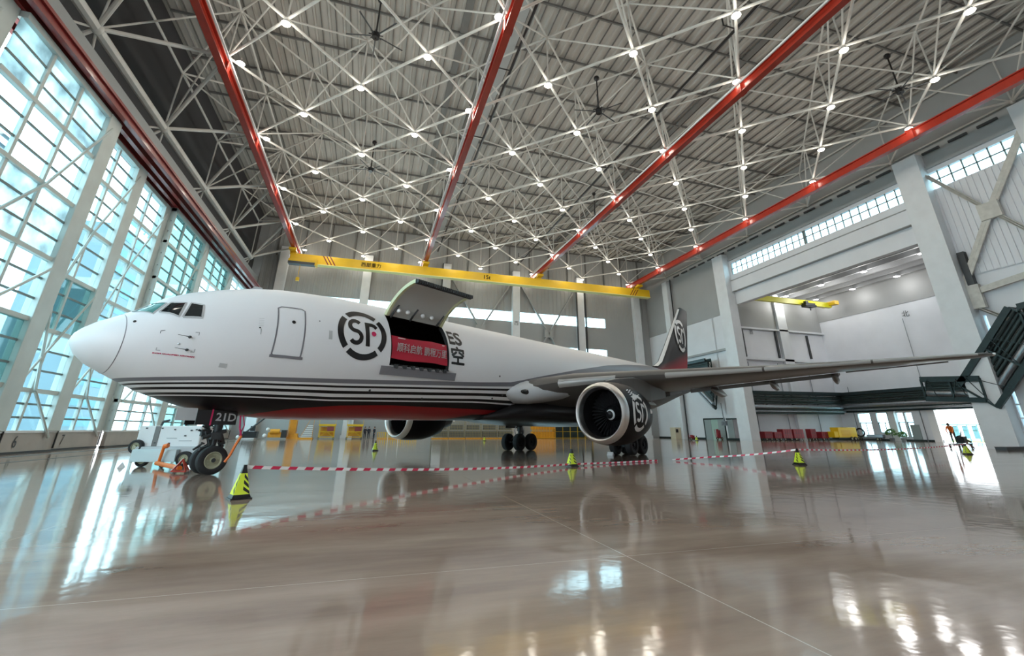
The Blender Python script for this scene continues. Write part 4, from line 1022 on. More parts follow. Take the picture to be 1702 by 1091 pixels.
for sg in (-1, 1):
    mg = empty('main_gear', (27.45, sg*4.65, 0)); mg.parent = AC
    for dx in (-.71, .71):
        for dy in (-.57, .57): wheel(mg, (dx, dy, .61), .61, .44, hub='duct')
    b = MB().tube((-.75, 0, .6), (.75, 0, .66), .14, 10).tube((-.71, -.6, .61), (-.71, .6, .61), .08, 8).tube((.71, -.6, .61), (.71, .6, .61), .08, 8)
    b.tube((0, 0, .6), (0, -sg*.0, 1.6), .13, 12).tube((0, 0, 1.4), (0, 0, 3.5), .2, 12).tube((0, 0, 1.7), (0, -sg*1.9, 2.6), .09, 8).tube((0, 0, 1.6), (-1.5, 0, 3.2), .08, 8).bar((.2, 0, .8), (.45, 0, 1.2), .1, .2).bar((.45, 0, 1.2), (.2, 0, 1.7), .1, .2)
    b.build('gear_strut', 'dark', mg, smooth=True)
    MB().rng((-1.0, sg*.55, 1.6), (1.0, sg*.6, 3.4)).build('gear_door', 'acgrey' if sg < 0 else 'black', mg)
    pts_ = [Vector((.15, -.12, 1.9)), Vector((.3, -.25, 1.5)), Vector((.12, -.3, 1.1)), Vector((.4, -.35, .9)), Vector((.7, -.3, .75))]
    MB().path(pts_, .03, 6).build('brake_hose', 'steel', mg)
    MB().path([Vector((-p.x, -p.y, p.z)) for p in pts_], .03, 6).build('brake_hose', 'steel', mg)

# things attached to or hanging from the aircraft
def ACW(p):
    a = R(33); return Vector((-8.98+p[0]*cos(a)-p[1]*sin(a), 17.29+p[0]*sin(a)+p[1]*cos(a), p[2]))
o = empty('banner', ACW((11.55, -2.44, 5.0)), R(33), 'red banner with white Chinese slogan hung across the open cargo door', 'banner')
b = MB(); NX, NZ = 24, 6
def bpt(i, j):
    x = -1.62+3.24*i/NX; z = .42-1.02*j/NZ+.03*sin(x*2.2); a = ang(11.5, 5.0+z)
    return (x, -(2.515*cos(R(a))-2.44)+.05+.02*sin(x*7+j), z)
b.add([bpt(i, j) for i in range(NX+1) for j in range(NZ+1)], [(i*(NZ+1)+j, i*(NZ+1)+j+1, (i+1)*(NZ+1)+j+1, (i+1)*(NZ+1)+j) for i in range(NX) for j in range(NZ)])
b.build('banner_cloth', 'banner', o, smooth=True)
text_plane('banner_lettering', '顺科启航', .42, (-.72, -.10, -.12), (1, 0, -.0), (0, 0, 1), 'white', o, .006, xs=.84)
text_plane('banner_lettering', '鹏程万里', .42, (.80, -.10, -.12), (1, 0, -.0), (0, 0, 1), 'white', o, .006, xs=.84)
b = MB().rng((-1.4, -.06, .30), (-1.0, -.055, .33)).rng((1.2, -.06, .30), (1.35, -.055, .34)); b.build('banner_mark', 'white', o)
b = MB(); pts = [ACW((5.1, -.5, 1.95)), ACW((5.15, -.55, 1.5)), ACW((5.25, -.55, 1.25)), ACW((5.12, -.55, .95)), ACW((5.0, -.55, .6)), ACW((4.9, -.5, .4))]
b.path([pts[2], pts[3], pts[4], pts[5]], .045, 6); tag(b.build('warning_streamer', 'orange'), 'orange red warning streamer hanging beside the nose wheel', 'streamer')
b = MB().path(pts[:3], .03, 6).path([ACW((5.2, -.5, 1.95)), ACW((5.3, -.5, 1.6)), ACW((5.2, -.5, 1.25))], .02, 6); tag(b.build('remove_flag', 'magenta'), 'dark red twisted ribbon hanging from the belly behind the nose gear', 'ribbon')

# ================================================================== GROUND EQUIPMENT
def cone(x, y, lab, s=1.0, rz=0.):
    o = empty('safety_cone', (x, y, 0), rz, lab, 'safety cone', 'yellow and black safety cones')
    b = MB().rng((-.22*s, -.22*s, .0), (.22*s, .22*s, .03)); hz = [(.03, .17), (.09, .16)]
    b.loft([[Vector((sx*r_*s, sy*r_*s, z*s)) for sx, sy in ((-1, -1), (1, -1), (1, 1), (-1, 1))] for z, r_ in ((.02, .20), (.10, .165))])
    b.build('cone_base', 'black', o)
    rr = lambda z: .165-(z-.10)*.235
    MB().loft([[Vector((sx*rr(z)*s, sy*rr(z)*s, z*s)) for sx, sy in ((-1, -1), (1, -1), (1, 1), (-1, 1))] for z in (.10, .53)]).build('cone_body', 'lime', o)
    MB().loft([[Vector((sx*q*s, sy*q*s, z*s)) for sx, sy in ((-1, -1), (1, -1), (1, 1), (-1, 1))] for z, q in ((.53, rr(.53)), (.66, .035), (.71, .03))]).build('cone_tip', 'black', o)
    b = MB()
    for f in range(4):
        M_ = Matrix.Rotation(f*pi/2, 3, 'Z')
        for z0 in (.12, .25, .38):
            pts = []
            for fx, z in ((.1, z0+.07), (.1, z0+.145), (.96, z0+.045), (.96, z0-.03 if z0 > .14 else z0-.02)):
                r_ = rr(z)+.004; pts.append(M_ @ Vector((fx*rr(z)*s, -r_*s, z*s)))
            b.add(pts, [(0, 1, 2, 3)])
    b.build('reflective_stripe', 'black', o)
cone(-2.6, 12.95, 'yellow black safety cone nearest the camera, left foreground holding barrier tape', 1.0, .45)
cone(8.75, 19.9, 'yellow black safety cone on the floor in front of the near engine', 1.0, .25)
cone(19.65, 18.15, 'yellow black safety cone at right middle, holding both barrier tapes', 1.0, -.2)
cone(39.9, 22.9, 'yellow black safety cone in front of the orange clothed worker, far right', 1.0, -.4)
cone(.77, 37.5, 'small distant yellow black cone under the fuselage, left of the far engine', 1.0, .2)
cone(48.8, 63.0, 'small distant yellow cone before the green grey side doors', 1.0, .1)
cone(16.0, 66.5, 'distant red white cone among the stacked racks below the far engine', .9, .1)
def tape(pts, lab, wd=.07):
    b = MB(); V = []; L_ = 0; us = []
    P_ = []
    for p, q in zip(pts, pts[1:]):
        p, q = Vector(p), Vector(q); c = max(2, int((q-p).length/.4))
        for k in range(c): P_.append(p+(q-p)*k/c)
    P_.append(Vector(pts[-1]))
    for k, p in enumerate(P_):
        if k: L_ += (p-P_[k-1]).length
        V += [p+Vector((0, .0, wd/2)), p-Vector((0, .02, wd/2))]; us.append(L_)
    b.add(V, [(2*k, 2*k+1, 2*k+3, 2*k+2) for k in range(len(P_)-1)]); o = b.build('barrier_tape', 'tape')
    uv = o.data.uv_layers.new(name='UVMap')
    for lp in o.data.loops: uv.data[lp.index].uv = (us[lp.vertex_index//2]/.42+(lp.vertex_index % 2)*.12, 0)
    return tag(o, lab, 'barrier tape')
def sag(p, q, d, n_=14): return [Vector(p).lerp(Vector(q), k/n_)+Vector((0, 0, -d*4*(k/n_)*(1-k/n_))) for k in range(n_+1)]
tape(sag((-2.6, 12.95, .66), (8.6, 19.8, .10), .12)+[(11.6, 21.0, .05), (14.4, 21.9, .05)], 'red and white barrier tape from the nearest cone across the floor before the aircraft')
tape([(15.5, 22.2, .05)]+sag((17.5, 21.5, .2), (19.65, 18.15, .66), .05, 6)+sag((19.65, 18.15, .66), (39.9, 22.9, .66), .15), 'red and white barrier tape between the right middle cone and the far right cone')

# tow tractor under the nose
o = empty('tow_tractor', (-7.9, 25.0, 0), R(-8), 'white tow tractor with pale blue front panel parked behind the nose wheel', 'tow tractor')
MB().rng((-1.25, -.7, .74), (1.2, .8, 1.60)).build('body', 'white', o, bevel=.05)
MB().rng((-.62, -.72, .76), (-.42, -.69, 1.58)).build('body_seam', 'wingdark', o)
MB().rng((-1.1, -.9, .34), (1.25, .85, .78)).build('chassis', 'acgrey', o, bevel=.03)
MB().rng((-1.05, -1.15, .20), (.62, -.9, .68)).build('front_panel', 'cyanbox', o, bevel=.02)
for x, y, z, r_ in ((.92, -1.0, .30, .30), (-.75, -.8, .25, .25), (-1.12, -.80, .78, .27), (.75, .8, .33, .33)):
    wh = wheel(o, (x, y, z), r_, .22)
b = MB().path([(-.9, .2, 1.6), (-.85, .2, 1.78), (-.6, .2, 1.84)], .05, 8); b.build('exhaust_pipe', 'dark', o)
b = MB()
for x, z in ((.15, 1.45), (-.35, 1.5), (.8, 1.42), (.6, 1.2), (.05, .9), (-.5, .92), (1.0, 1.45), (-.95, 1.5)): b.box((x, -.72, z), (.07, .03, .05))
b.build('body_latch', 'dark', o)
MB().rng((.4, -.72, .98), (.9, -.71, 1.02)).rng((-.1, -.715, 1.08), (.3, -.705, 1.12)).build('body_marking', 'acgrey', o)
b = MB().tube((.15, .1, 1.6), (.15, .1, 1.72), .05, 8); b.build('beacon', 'dark', o)
o = empty('towbar', (-6.8, 22.8, 0), 0, 'orange aircraft towbar hitched to the nose wheel with upright handle', 'towbar')
b = MB().tube((-1.25, 1.0, .16), (.55, -2.1, .16), .08, 10); b.build('bar', 'orange', o, smooth=True)
b = MB().tube((-1.15, .9, .16), (-1.05, .75, .82), .06, 8).tube((-1.05, .75, .80), (-.9, .7, .84), .09, 8); b.build('handle', 'orange', o, smooth=True)
b = MB()
q_ = [Vector(p)+Vector((-.38, -.25, 0)) for p in ((.75, -1.7, .08), (1.25, -1.9, .08), (1.3, -2.4, .08), (.8, -2.2, .08), (1.03, -2.05, .46))]
for i_, j_ in ((0, 1), (1, 2), (2, 3), (3, 0), (0, 4), (1, 4), (2, 4), (3, 4), (0, 2), (1, 3)): b.bar(q_[i_], q_[j_], .045)
b.build('tow_head', 'red', o)
for x, y in ((-1.2, 1.0),): wheel(o, (-.9, .6, .11), .11, .06)
def chock(p, rz, lab):
    b = MB(); b.add([(-.12, -.2, 0), (.12, -.2, 0), (0, -.2, .2), (-.12, .2, 0), (.12, .2, 0), (0, .2, .2)], [(0, 1, 2), (3, 5, 4), (0, 3, 4, 1), (1, 4, 5, 2), (2, 5, 3, 0)])
    o = b.build('wheel_chock', 'white'); o.location = p; o.rotation_euler = (0, 0, rz); tag(o, lab, 'wheel chock', 'wheel chocks')
chock((-9.3, 24.0, 0), .3, 'white chock on the floor before the tow tractor')
a1 = ACW((25.75, -4.2, 0)); chock((a1.x, a1.y, 0), R(33), 'white chock at the front of the near main landing gear')

# figures --------------------------------------------------------
def person(loc, rz, joints, shirt, pants, label, s=1.0):
    """skinned continuous body; joints: name -> (x,y,z) metres, facing -Y"""
    J = dict(pelvis=(0, 0, .95), waist=(0, 0, 1.08), chest=(0, 0, 1.32), neck=(0, 0, 1.50), head=(0, -.02, 1.62), crown=(0, -.01, 1.72),
             shL=(.18, 0, 1.42), elL=(.24, .02, 1.14), wrL=(.25, -.05, .90), haL=(.25, -.08, .82), shR=(-.18, 0, 1.42), elR=(-.24, .02, 1.14), wrR=(-.25, -.05, .90), haR=(-.25, -.08, .82),
             hiL=(.10, 0, .90), knL=(.11, -.02, .50), anL=(.11, .02, .09), toL=(.12, -.16, .03), hiR=(-.10, 0, .90), knR=(-.11, -.02, .50), anR=(-.11, .02, .09), toR=(-.12, -.16, .03))
    J.update(joints); names = list(J)
    rad = dict(pelvis=.145, waist=.13, chest=.155, neck=.058, head=.092, crown=.075, sh=.075, el=.048, wr=.035, ha=.04, hi=.10, kn=.066, an=.045, to=.035)
    E_ = [('pelvis', 'waist'), ('waist', 'chest'), ('chest', 'neck'), ('neck', 'head'), ('head', 'crown')]
    for q in 'LR': E_ += [('chest', 'sh'+q), ('sh'+q, 'el'+q), ('el'+q, 'wr'+q), ('wr'+q, 'ha'+q), ('pelvis', 'hi'+q), ('hi'+q, 'kn'+q), ('kn'+q, 'an'+q), ('an'+q, 'to'+q)]
    me = bpy.data.meshes.new('person'); me.from_pydata([J[k] for k in names], [(names.index(a), names.index(c)) for a, c in E_], [])
    o = bpy.data.objects.new('person', me); COL.objects.link(o)
    sk = o.modifiers.new('skin', 'SKIN'); sk.use_smooth_shade = True; ss = o.modifiers.new('sub', 'SUBSURF'); ss.levels = 1; ss.render_levels = 1
    for k, nm in enumerate(names):
        r_ = rad.get(nm) or rad[nm[:2]]; v = me.skin_vertices[0].data[k]; v.radius = (r_*1.15 if nm in ('chest', 'pelvis', 'waist') else r_, r_*.85 if nm in ('chest', 'pelvis', 'waist') else r_); v.use_root = nm == 'pelvis'
    dg = bpy.context.evaluated_depsgraph_get(); m2 = bpy.data.meshes.new_from_object(o.evaluated_get(dg)); o.modifiers.clear(); o.data = m2
    m2.materials.clear()
    for mm in (shirt, pants, 'skin', 'rubber'): m2.materials.append(MT[mm])
    def seg(p, a, c):
        a, c = Vector(a), Vector(c); t = max(0, min(1, (p-a).dot(c-a)/max(1e-6, (c-a).length_squared))); return (p-(a+(c-a)*t)).length
    for f in m2.polygons:
        p = Vector(f.center); best = min(((seg(p, J[a], J[c])-.02*(a[:2] == 'an'), a, c) for a, c in E_), key=lambda t: t[0]); a, c = best[1:]
        f.material_index = 2 if c in ('head', 'crown') or c[:2] == 'ha' or (c == 'neck' and (p-Vector(J['neck'])).length < .07) else 3 if c[:2] == 'to' else 1 if c[:2] in ('hi', 'kn', 'an') else 0
        f.use_smooth = True
    h = Vector(J['head']); cr_ = Vector(J['crown']); ax = (cr_-h).normalized()
    hb = MB(); hb.sphere(h+ax*.06+Vector((0, .03, .01)), .108, 9); ho = hb.build('hair', 'hair', o, smooth=True)
    fb = MB().sphere(h+Vector((0, -.105, .0)), .02, 6); fb.build('nose', 'skin', o)
    eb = MB().sphere(h+Vector((.035, -.09, .03)), .011, 6).sphere(h+Vector((-.035, -.09, .03)), .011, 6); eb.build('eye', 'black', o)
    for q in 'LR':   # fingers curl from the palm
        p = Vector(J['ha'+q]); d = (p-Vector(J['wr'+q])).normalized(); sd = Vector((0, 1, 0)) if abs(d.z) > .5 else Vector((0, 0, 1)); b = MB()
        for k in range(4):
            s0 = p+sd*(k-1.5)*.018; b.tube(s0, s0+d*(.05+.008*(k in (1, 2))), .009, 6).tube(s0+d*.05, s0+d*.075+Vector((-.02 if q == 'L' else .02, 0, 0)), .008, 6)
        b.tube(p-d*.03+sd*-.03, p+d*.01+sd*-.06, .010, 6); b.build('fingers', 'skin', o)
    o.location = loc; o.rotation_euler = (0, 0, rz); o.scale = (s, s, s)
    return tag(o, label, 'person')
person((-.15, 80.6, 0), .4, dict(haL=(.1, -.22, 1.1), wrL=(.15, -.2, 1.1), elL=(.26, -.02, 1.15)), 'navy', 'navy', 'person in dark clothes standing beside the right hand yellow work stand', 1.05)
person((.42, 80.9, 0), -.3, dict(), 'navy', 'navy', 'person in dark clothes, middle of the three standing together at the far wall', 1.05)
person((1.25, 80.7, 0), -1.0, dict(haR=(-.05, -.24, 1.2), wrR=(-.12, -.2, 1.15), elR=(-.24, -.02, 1.15)), 'navy', 'navy', 'person in dark clothes, rightmost of the three standing at the far wall', 1.05)
person((52.7, 31.0, .42), R(-70), dict(pelvis=(0, .15, .95), waist=(0, .04, 1.08), chest=(0, -.16, 1.27), neck=(0, -.32, 1.38), head=(0, -.42, 1.46), crown=(0, -.48, 1.54),
       shL=(.18, -.22, 1.33), shR=(-.18, -.22, 1.33), elL=(.22, -.42, 1.05), wrL=(.17, -.56, .82), haL=(.15, -.60, .74), elR=(-.22, -.42, 1.05), wrR=(-.17, -.56, .82), haR=(-.15, -.60, .74),
       hiL=(.1, .15, .9), hiR=(-.1, .15, .9), knL=(.12, .05, .5), knR=(-.12, .22, .5), anL=(.12, .12, .09), anR=(-.12, .3, .09), toL=(.12, -.06, .03), toR=(-.12, .12, .03)),
       'orange', 'dark', 'worker in orange top bending forward on a low trolley at the far right doorway', 1.12)
o = empty('equipment_trolley', (53.6, 31.1, 0), R(15), 'low dark wheeled trolley with hoses and black machine parts beside the big column', 'trolley')
MB().rng((-1.6, -.5, .34), (1.6, .5, .42)).build('deck', 'dark', o, bevel=.01)
for x in (-1.2, 1.2):
    for y in (-.45, .45): wheel(o, (x, y, .19), .19, .1)
b = MB().box((.7, 0, .75), (.9, .6, .6)).tube((.2, -.2, .9), (1.9, -.3, .55), .09, 8).tube((1.1, .1, 1.0), (1.6, .1, 1.5), .05, 6).tube((-.1, 0, 1.0), (.5, 0, 1.05), .1, 8)
b.build('machine', 'black', o)
b = MB().path([(.2, -.4, .5), (.5, -.6, .2), (.9, -.7, .06), (1.4, -.5, .05), (1.2, -.8, .05)], .04, 6); b.build('hose', 'red', o)
tag(MB().rng((-4.2, -.4, 0), (.2, .4, .22)).rng((-4.2, -.45, .22), (.2, .45, .26)).build('kerb_grating', 'dark'), 'low dark grating strip along the base of the big column', 'grating')
bpy.data.objects['kerb_grating'].location = (56.0, 27.2, 0)

# far wall equipment
def frame_stand(o, x0, x1, z, y0, y1, m_='yellow', steps=0):
    b = MB()
    for x in (x0, x1):
        for y in (y0, y1): b.bar((x, y, .12), (x, y, z), .09)
    for zz in (.25, z*.55, z): b.bar((x0, y0, zz), (x1, y0, zz), .07).bar((x0, y1, zz), (x1, y1, zz), .07).bar((x0, y0, zz), (x0, y1, zz), .07).bar((x1, y0, zz), (x1, y1, zz), .07)
    return b
def dock(x, lab):
    o = empty('work_stand', (x, 82.0, 0), 0, lab, 'work stand', 'yellow wheeled work stands')
    b = frame_stand(o, -1.1, 1.1, 1.9, -.7, .7); b.bar((-1.1, -.7, .25), (0, -.7, 1.1), .07).bar((1.1, -.7, .25), (0, -.7, 1.1), .07).bar((-1.1, -.72, 1.1), (1.1, -.72, 1.1), .08); b.build('frame', 'yellow', o)
    MB().rng((-1.25, -.85, 1.95), (1.25, .85, 2.2)).build('platform', 'yellow', o)
    MB().rng((.0, -.6, 1.15), (1.05, .6, 1.85)).build('panel', 'darkred', o); MB().rng((-1.0, .3, .4), (1.0, .6, 1.8)).build('panel', 'amber', o)
    for xx in (-1.1, 1.1): wheel(o, (xx, -.75, .14), .14, .08)
    b = MB().bar((-1.2, -.8, 2.2), (-1.2, -.8, 3.1), .05).bar((1.2, -.8, 2.2), (1.2, -.8, 3.1), .05).bar((-1.2, -.8, 3.1), (1.2, -.8, 3.1), .05); b.build('guard_rail', 'yellow', o)
dock(-5.9, 'yellow wheeled work stand beneath the red belly, left of the pair')
dock(-1.75, 'yellow wheeled work stand beneath the red belly, right of the pair beside the people')
o = empty('stair_tower', (-11.0, 82.5, 0), 0, 'tall orange access tower beneath the red belly', 'stair tower')
b = frame_stand(o, -.5, .5, 4.6, -.5, .5)
for z in np.arange(.5, 4.5, .45): b.bar((-.5, -.5, z), (.5, -.5, z+.3), .06)
b.build('frame', 'amber', o); MB().rng((-.42, -.2, .2), (.42, .4, 4.5)).build('panel', 'amber', o); MB().rng((-.6, -.7, 0), (1.0, .7, .35)).rng((-.2, -.6, .35), (.9, .6, .8)).build('base', 'amber', o)
o = empty('mobile_steps', (-8.7, 81.6, 0), 0, 'mobile steps with white treads beside the orange tower', 'mobile steps')
for k in range(7): MB().rng((-.95+k*.16, -.5+.0*k, .25+k*.27), (.75, -.3+.05*k, .38+k*.27)).build('tread', 'white', o)
MB().rng((-1.2, -.5, 0), (.9, .7, .22)).bar((.8, -.5, .2), (.8, -.5, 3.0), .05).bar((-.9, -.5, .2), (.3, -.5, 3.0), .05).build('frame', 'amber', o)
o = empty('boom_stand', (-16.4, 80.8, 0), 0, 'black machine with a raised boom arm in the far left corner under the belly', 'lifting machine')
MB().tube((-1.4, -.3, .25), (2.4, 0, 3.8), .12, 8).build('boom', 'dark', o); MB().rng((-.9, -.6, .2), (.9, .8, 1.1)).box((.2, 0, 1.5), (.6, .5, .7)).build('body', 'black', o)
MB().sphere((-1.5, -.4, .3), .28, 8).build('counterweight', 'white', o)
o = empty('compressor_cart', (-13.2, 81.5, 0), 0, 'brown and white compressor cart with hoses left of the orange tower', 'equipment cart')
MB().rng((-.9, -.5, .25), (.9, .6, 1.0)).tube((-.6, -.6, 1.1), (.7, -.6, 1.1), .35, 12).build('body', 'amber', o); MB().sphere((-1.0, -.6, 1.4), .25, 8).sphere((-1.3, -.7, .5), .3, 8).build('gas_bottle', 'white', o)
b = MB().rng((.9, -.5, .2), (1.6, .6, 1.3)); b.build('engine_box', 'black', o)
for x in np.arange(1.9, 8.0, 1.25):
    o = empty('guard_barrier', (x+.5, 81.2, 0), 0, 'low yellow guard barrier, %s from the left in the row under the far engine' % ORD[int((x-1.9)/1.25)], 'barrier', 'low yellow barriers')
    b = MB().bar((-.58, 0, 1.0), (.58, 0, 1.0), .06).bar((-.58, 0, .2), (.58, 0, .2), .06)
    for xx in (-.58, -.29, 0, .29, .58): b.bar((xx, 0, .1), (xx, 0, 1.0), .1)
    b.build('frame', 'yellow', o); MB().rng((-.6, -.3, 0), (.6, .3, .1)).build('base', 'amber', o)
for k, x in enumerate((12.0, 14.9, 17.8, 20.7, 23.6)):
    o = empty('storage_cage', (x, 82.4, 0), 0, 'tan wire storage cage at the far wall, %s from the left' % ORD[k], 'storage cage', 'tan wire storage cages')
    b = MB()
    for xx in np.arange(-1.35, 1.36, .27): b.bar((xx, -.6, .15), (xx, -.6, 2.75), .045)
    for z in np.arange(.2, 2.8, .42): b.bar((-1.38, -.62, z), (1.38, -.62, z), .05)
    for xx in (-1.38, 1.38): b.bar((xx, -.6, .1), (xx, .6, .1), .06).bar((xx, -.6, 2.75), (xx, .6, 2.75), .06).bar((xx, .6, .1), (xx, .6, 2.75), .06)
    b.build('wire_frame', mat('tan_paint', (.36, .30, .16), .5) if k == 0 else bpy.data.materials['tan_paint'], o)
    MB().rng((-1.25, -.4, .3), (1.25, .5, 1.2)).rng((-1.1, -.3, 1.45), (1.0, .5, 2.2)).build('stored_boxes', 'purlin', o)
    MB().rng((-1.4, -.65, .0), (1.4, .65, .15)).build('base', 'amber', o)
b = MB()
for x in (13.2, 14.1, 16.6, 18.2, 20.1): b.box((x, 82.0, 2.9), (.5, .5, .22))
o = tag(b.build('foil_bundle', 'white'), 'white foil bundles on top of the tan cages', 'bundle', kind='stuff')
o = empty('parts_container', (30.6, 82.2, 0), 0, 'bright orange two tier container rack beside the near engine intake', 'container rack')
MB().rng((-2.1, -.6, 0), (2.1, .7, 1.2)).rng((-2.1, -.6, 1.5), (2.1, .7, 2.6)).build('bin', 'amber', o)
b = MB()
for x in np.arange(-2.2, 2.3, .55): b.bar((x, -.66, .1), (x, -.66, 2.75), .07)
b.bar((-2.2, -.68, 1.35), (2.2, -.68, 1.35), .12).bar((-2.2, -.68, .15), (2.2, -.68, .15), .12); b.build('frame', mat('bright_orange', (.85, .42, .02), .45), o)
o = empty('mesh_fence', (36.6, 83.0, 0), 0, 'dark mesh fence enclosure seen left of the near engine', 'fence')
b = MB()
for x in np.arange(-3.2, 5, 1.5): b.bar((x, 0, 0), (x, 0, 2.5), .07)
for z in (.1, 1.2, 2.45): b.bar((-3.2, 0, z), (4.4, 0, z), .05)
b.build('fence_frame', 'yellow', o); MB().rng((-3.2, .05, .1), (4.4, .07, 2.45)).build('mesh_panel', 'green', o)
MB().rng((-3.2, .8, 0), (4.2, 1.6, 1.6)).build('covered_store', 'black', o)
b = MB().rng((-3.2, 84.9, 0), (-2.2, 85.4, 3.2)); tag(b.build('wall_cabinet', 'white'), 'narrow white cabinet between the two yellow work stands', 'cabinet')
b = MB()
for x in (3.4, 5.0): b.tube((x, 80.0, 0), (x, 80.0, 2.4), .05, 6)
tag(b.build('strip_lamp_pole', 'white'), 'thin white poles left of the far engine', 'pole')
o = empty('beige_cabinet', (55.6, 77.6, 0), 0, 'beige cabinet with black meter against the right wall behind the engine', 'cabinet')
MB().rng((-.6, -.8, 0), (.6, .8, 2.0)).build('body', mat('beige', (.62, .55, .40), .5), o, bevel=.02); MB().rng((-.5, -.86, 1.1), (.0, -.8, 1.7)).build('meter', 'black', o)
for k, (x, y, h, lab) in enumerate(((50.2, 66.0, .8, 'small red wheeled trolley left of the green grey side doors'), (56.2, 67.0, 1.7, 'red extinguisher trolley standing between the side doors'))):
    o = empty('red_trolley', (x, y, 0), 0, lab, 'trolley')
    b = MB().tube((0, 0, .25), (0, 0, h), .22, 12).tube((.35, 0, .25), (.35, 0, h*.9), .2, 12); b.build('cylinder', 'cart', o, smooth=True); wheel(o, (-.3, -.2, .22), .22, .1); wheel(o, (.6, -.2, .22), .22, .1)
    MB().bar((-.3, .1, .2), (-.5, .1, h), .05).build('handle', 'cart', o)

# annex carts
def cart(x, y, w_, h, d, m_, lab, rz=0):
    o = empty('equipment_cart', (x, y, 0), rz, lab, 'equipment cart', 'covered carts in the annex')
    MB().rng((-w_/2, -d/2, .32), (w_/2, d/2, h)).build('box_body', m_, o, bevel=.05)
    b = MB()
    for k in range(1, 4): b.rng((-w_/2+w_*k/4-.02, -d/2-.02, .4), (-w_/2+w_*k/4+.02, -d/2, h-.08))
    b.rng((-w_/2, -d/2-.015, h*.62), (w_/2, -d/2, h*.62+.04)); b.build('panel_seam', 'dark', o)
    for xx in (-w_/2+.3, w_/2-.3):
        for yy in (-d/2+.05, d/2-.05): wheel(o, (xx, yy, .2), .2, .12)
    MB().bar((-w_/2-.12, -d/4, .3), (-w_/2, -d/4, .35), .07).build('drawbar', 'dark', o)
cart(62.0, 62.6, 1.6, 1.35, 1.1, 'cart', 'low dark red covered cart, leftmost in the annex row')
cart(63.95, 62.6, 1.5, 1.3, 1.1, 'cart', 'low dark red covered cart, second in the annex row')
cart(65.8, 62.5, 1.9, 1.75, 1.2, 'cart', 'taller dark red covered cart, third in the annex row')
cart(68.15, 62.5, 2.1, 1.75, 1.2, 'cart', 'taller dark red covered cart left of the wall column')
cart(71.8, 62.8, 1.2, 1.8, 1.0, 'cart', 'narrow dark red cart partly behind the annex wall column')
cart(73.7, 62.3, 1.6, 1.35, 1.1, 'cart', 'low dark red cart beside the yellow generator')
o = empty('generator_trailer', (77.2, 61.2, 0), 0, 'bright yellow enclosed generator trailer in the annex', 'generator')
MB().rng((-2.0, -.7, .45), (2.1, .8, 2.05)).rng((-2.9, -.6, .45), (-2.0, .7, 1.4)).build('enclosure', mat('generator_yellow', (.85, .55, .01), .4), o, bevel=.06)
b = MB()
for k in range(5): b.rng((-1.4, -.73, .7+k*.2), (.6, -.7, .76+k*.2))
b.build('louvre', 'amber', o); MB().rng((-2.0, -.6, .3), (2.1, .7, .46)).build('chassis', 'dark', o)
for x in (.6, 1.4): wheel(o, (x, -.75, .3), .3, .18)
MB().rng((.4, -.6, 2.05), (2.2, .7, 2.12)).build('roof_panel', 'acgrey', o)
o = empty('wheel_dolly', (80.9, 59.6, 0), R(-75), 'low dark dolly carrying an upright spare tyre under the annex windows', 'dolly')
MB().rng((-1.9, -.5, .35), (1.9, .5, .5)).build('deck', 'dark', o)
for x in (-1.6, 1.2): wheel(o, (x, -.5, .26), .26, .14); wheel(o, (x, .5, .26), .26, .14)
b = MB()
for k in range(24):
    a, c = 2*pi*k/24, 2*pi*(k+1)/24; b.tube((-1.2+.62*cos(a), -.3, 1.25+.62*sin(a)), (-1.2+.62*cos(c), -.3, 1.25+.62*sin(c)), .13, 8)
t_ = b.build('spare_tyre', 'rubber'); t_.location = (80.9, 59.6, 0); t_.rotation_euler = (0, 0, R(-75)); tag(t_, 'black spare tyre standing upright on the dark dolly', 'tyre')
MB().rng((-.3, -.5, .5), (2.0, .5, .95)).build('crate', 'pipe', o)
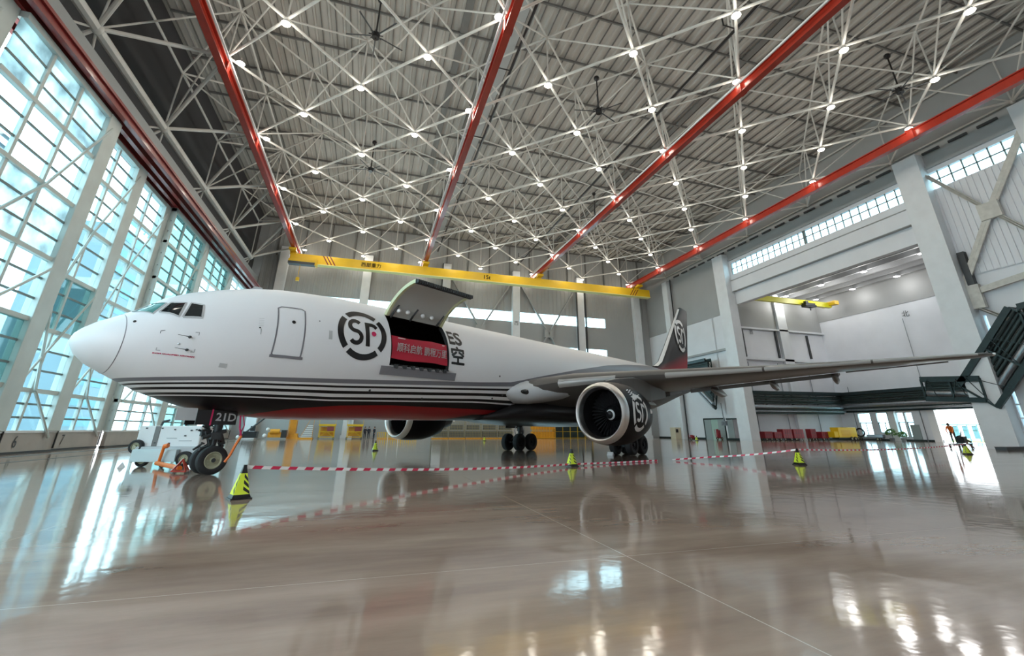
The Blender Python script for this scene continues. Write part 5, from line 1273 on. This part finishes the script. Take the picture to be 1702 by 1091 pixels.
for k, (x, y, s_) in enumerate(((81.3, 56.4, 1.15), (81.7, 54.9, .85))):
    o = empty('potted_shrub', (x, y, 0), 0, ['larger rounded green potted shrub under the right annex window', 'smaller dark potted shrub beside the annex pilaster'][k], 'plant', 'potted shrubs')
    MB().rev([(0, .01), (0, .3), (.45, .38)], 'Z', n=14).build('pot', 'pipe', o)
    b = MB()
    for q in range(260):
        a, e_ = random.uniform(0, 2*pi), random.uniform(-.6, 1.5); r_ = random.uniform(.5, .75)*s_; c = Vector((r_*cos(a)*cos(e_), r_*sin(a)*cos(e_), .95*s_+.1+r_*sin(e_)*.8))
        u_ = Vector((random.uniform(-1, 1), random.uniform(-1, 1), random.uniform(-1, 1))).normalized()*.13; v_ = u_.cross(Vector((random.uniform(-1, 1), random.uniform(-1, 1), random.uniform(-1, 1)))).normalized()*.07
        b.add([c-u_, c+v_, c+u_, c-v_], [(0, 1, 2, 3)])
    b.build('foliage', 'plant', o)

# outdoors seen through the openings
tag(MB().rng((XA+9, 20, -.31), (XA+60, 90, -.28)).build('lawn', 'grass'), 'bright lawn outside the annex doorway', 'lawn', kind='structure')
MT['shelter'] = mat('shelter_paint', (.10, .24, .30), .6)
o = empty('outdoor_shelter', (XA+26, 62, -.3), 0, 'pale blue open shelter frame outside the annex doorway', 'shelter'); o.scale = (.6, .6, .6)
b = MB()
for y in np.arange(-9, 6, 2.6):
    b.bar((0, y, 0), (0, y, 5.0), .25)
b.bar((0, -9, 5), (0, 6, 5), .35).bar((0, -9, 3.6), (0, 6, 3.6), .2); b.build('frame', 'shelter', o)
b = MB()
for y in np.arange(-8.8, 3, 2.6): b.rng((.3, y, .8), (.5, y+1.4, 4.7))
b.build('panel', 'shelter', o)
o = empty('hangar_tower', (-48, 93, -.3), 0, 'pale blue tower block outside the glazed doors', 'building')
MB().rng((-5, -7, 0), (5, 4, 34)).build('wall', 'farblue', o)
b = MB()
for z in np.arange(2, 38, 3): b.rng((5, -6, z), (5.05, 3, z+1.4))
b.build('window', 'shelter', o)
o = empty('outdoor_gantry', (-34, 34, -.3), 0, 'blue steel gantry frame outside the nearest glazed door', 'gantry')
b = MB()
for y in (-9, -3, 3, 9): b.bar((0, y, 0), (0, y, 27), .5)
for z in (8, 12.5, 20.5, 24.5): b.bar((0, -9, z), (0, 9, z), .6, .9)
for y in (-9, -3, 3): b.bar((0, y, 4), (0, y+6, 12.5), .3).bar((0, y+6, 12.5), (0, y, 20.5), .3)
b.build('frame', 'farblue', o)
b = MB()
for z in np.arange(21.0, 27, .9): b.rng((-.3, -12, z), (-.1, 14, z+.25))
b.build('louvre', 'farblue', o)
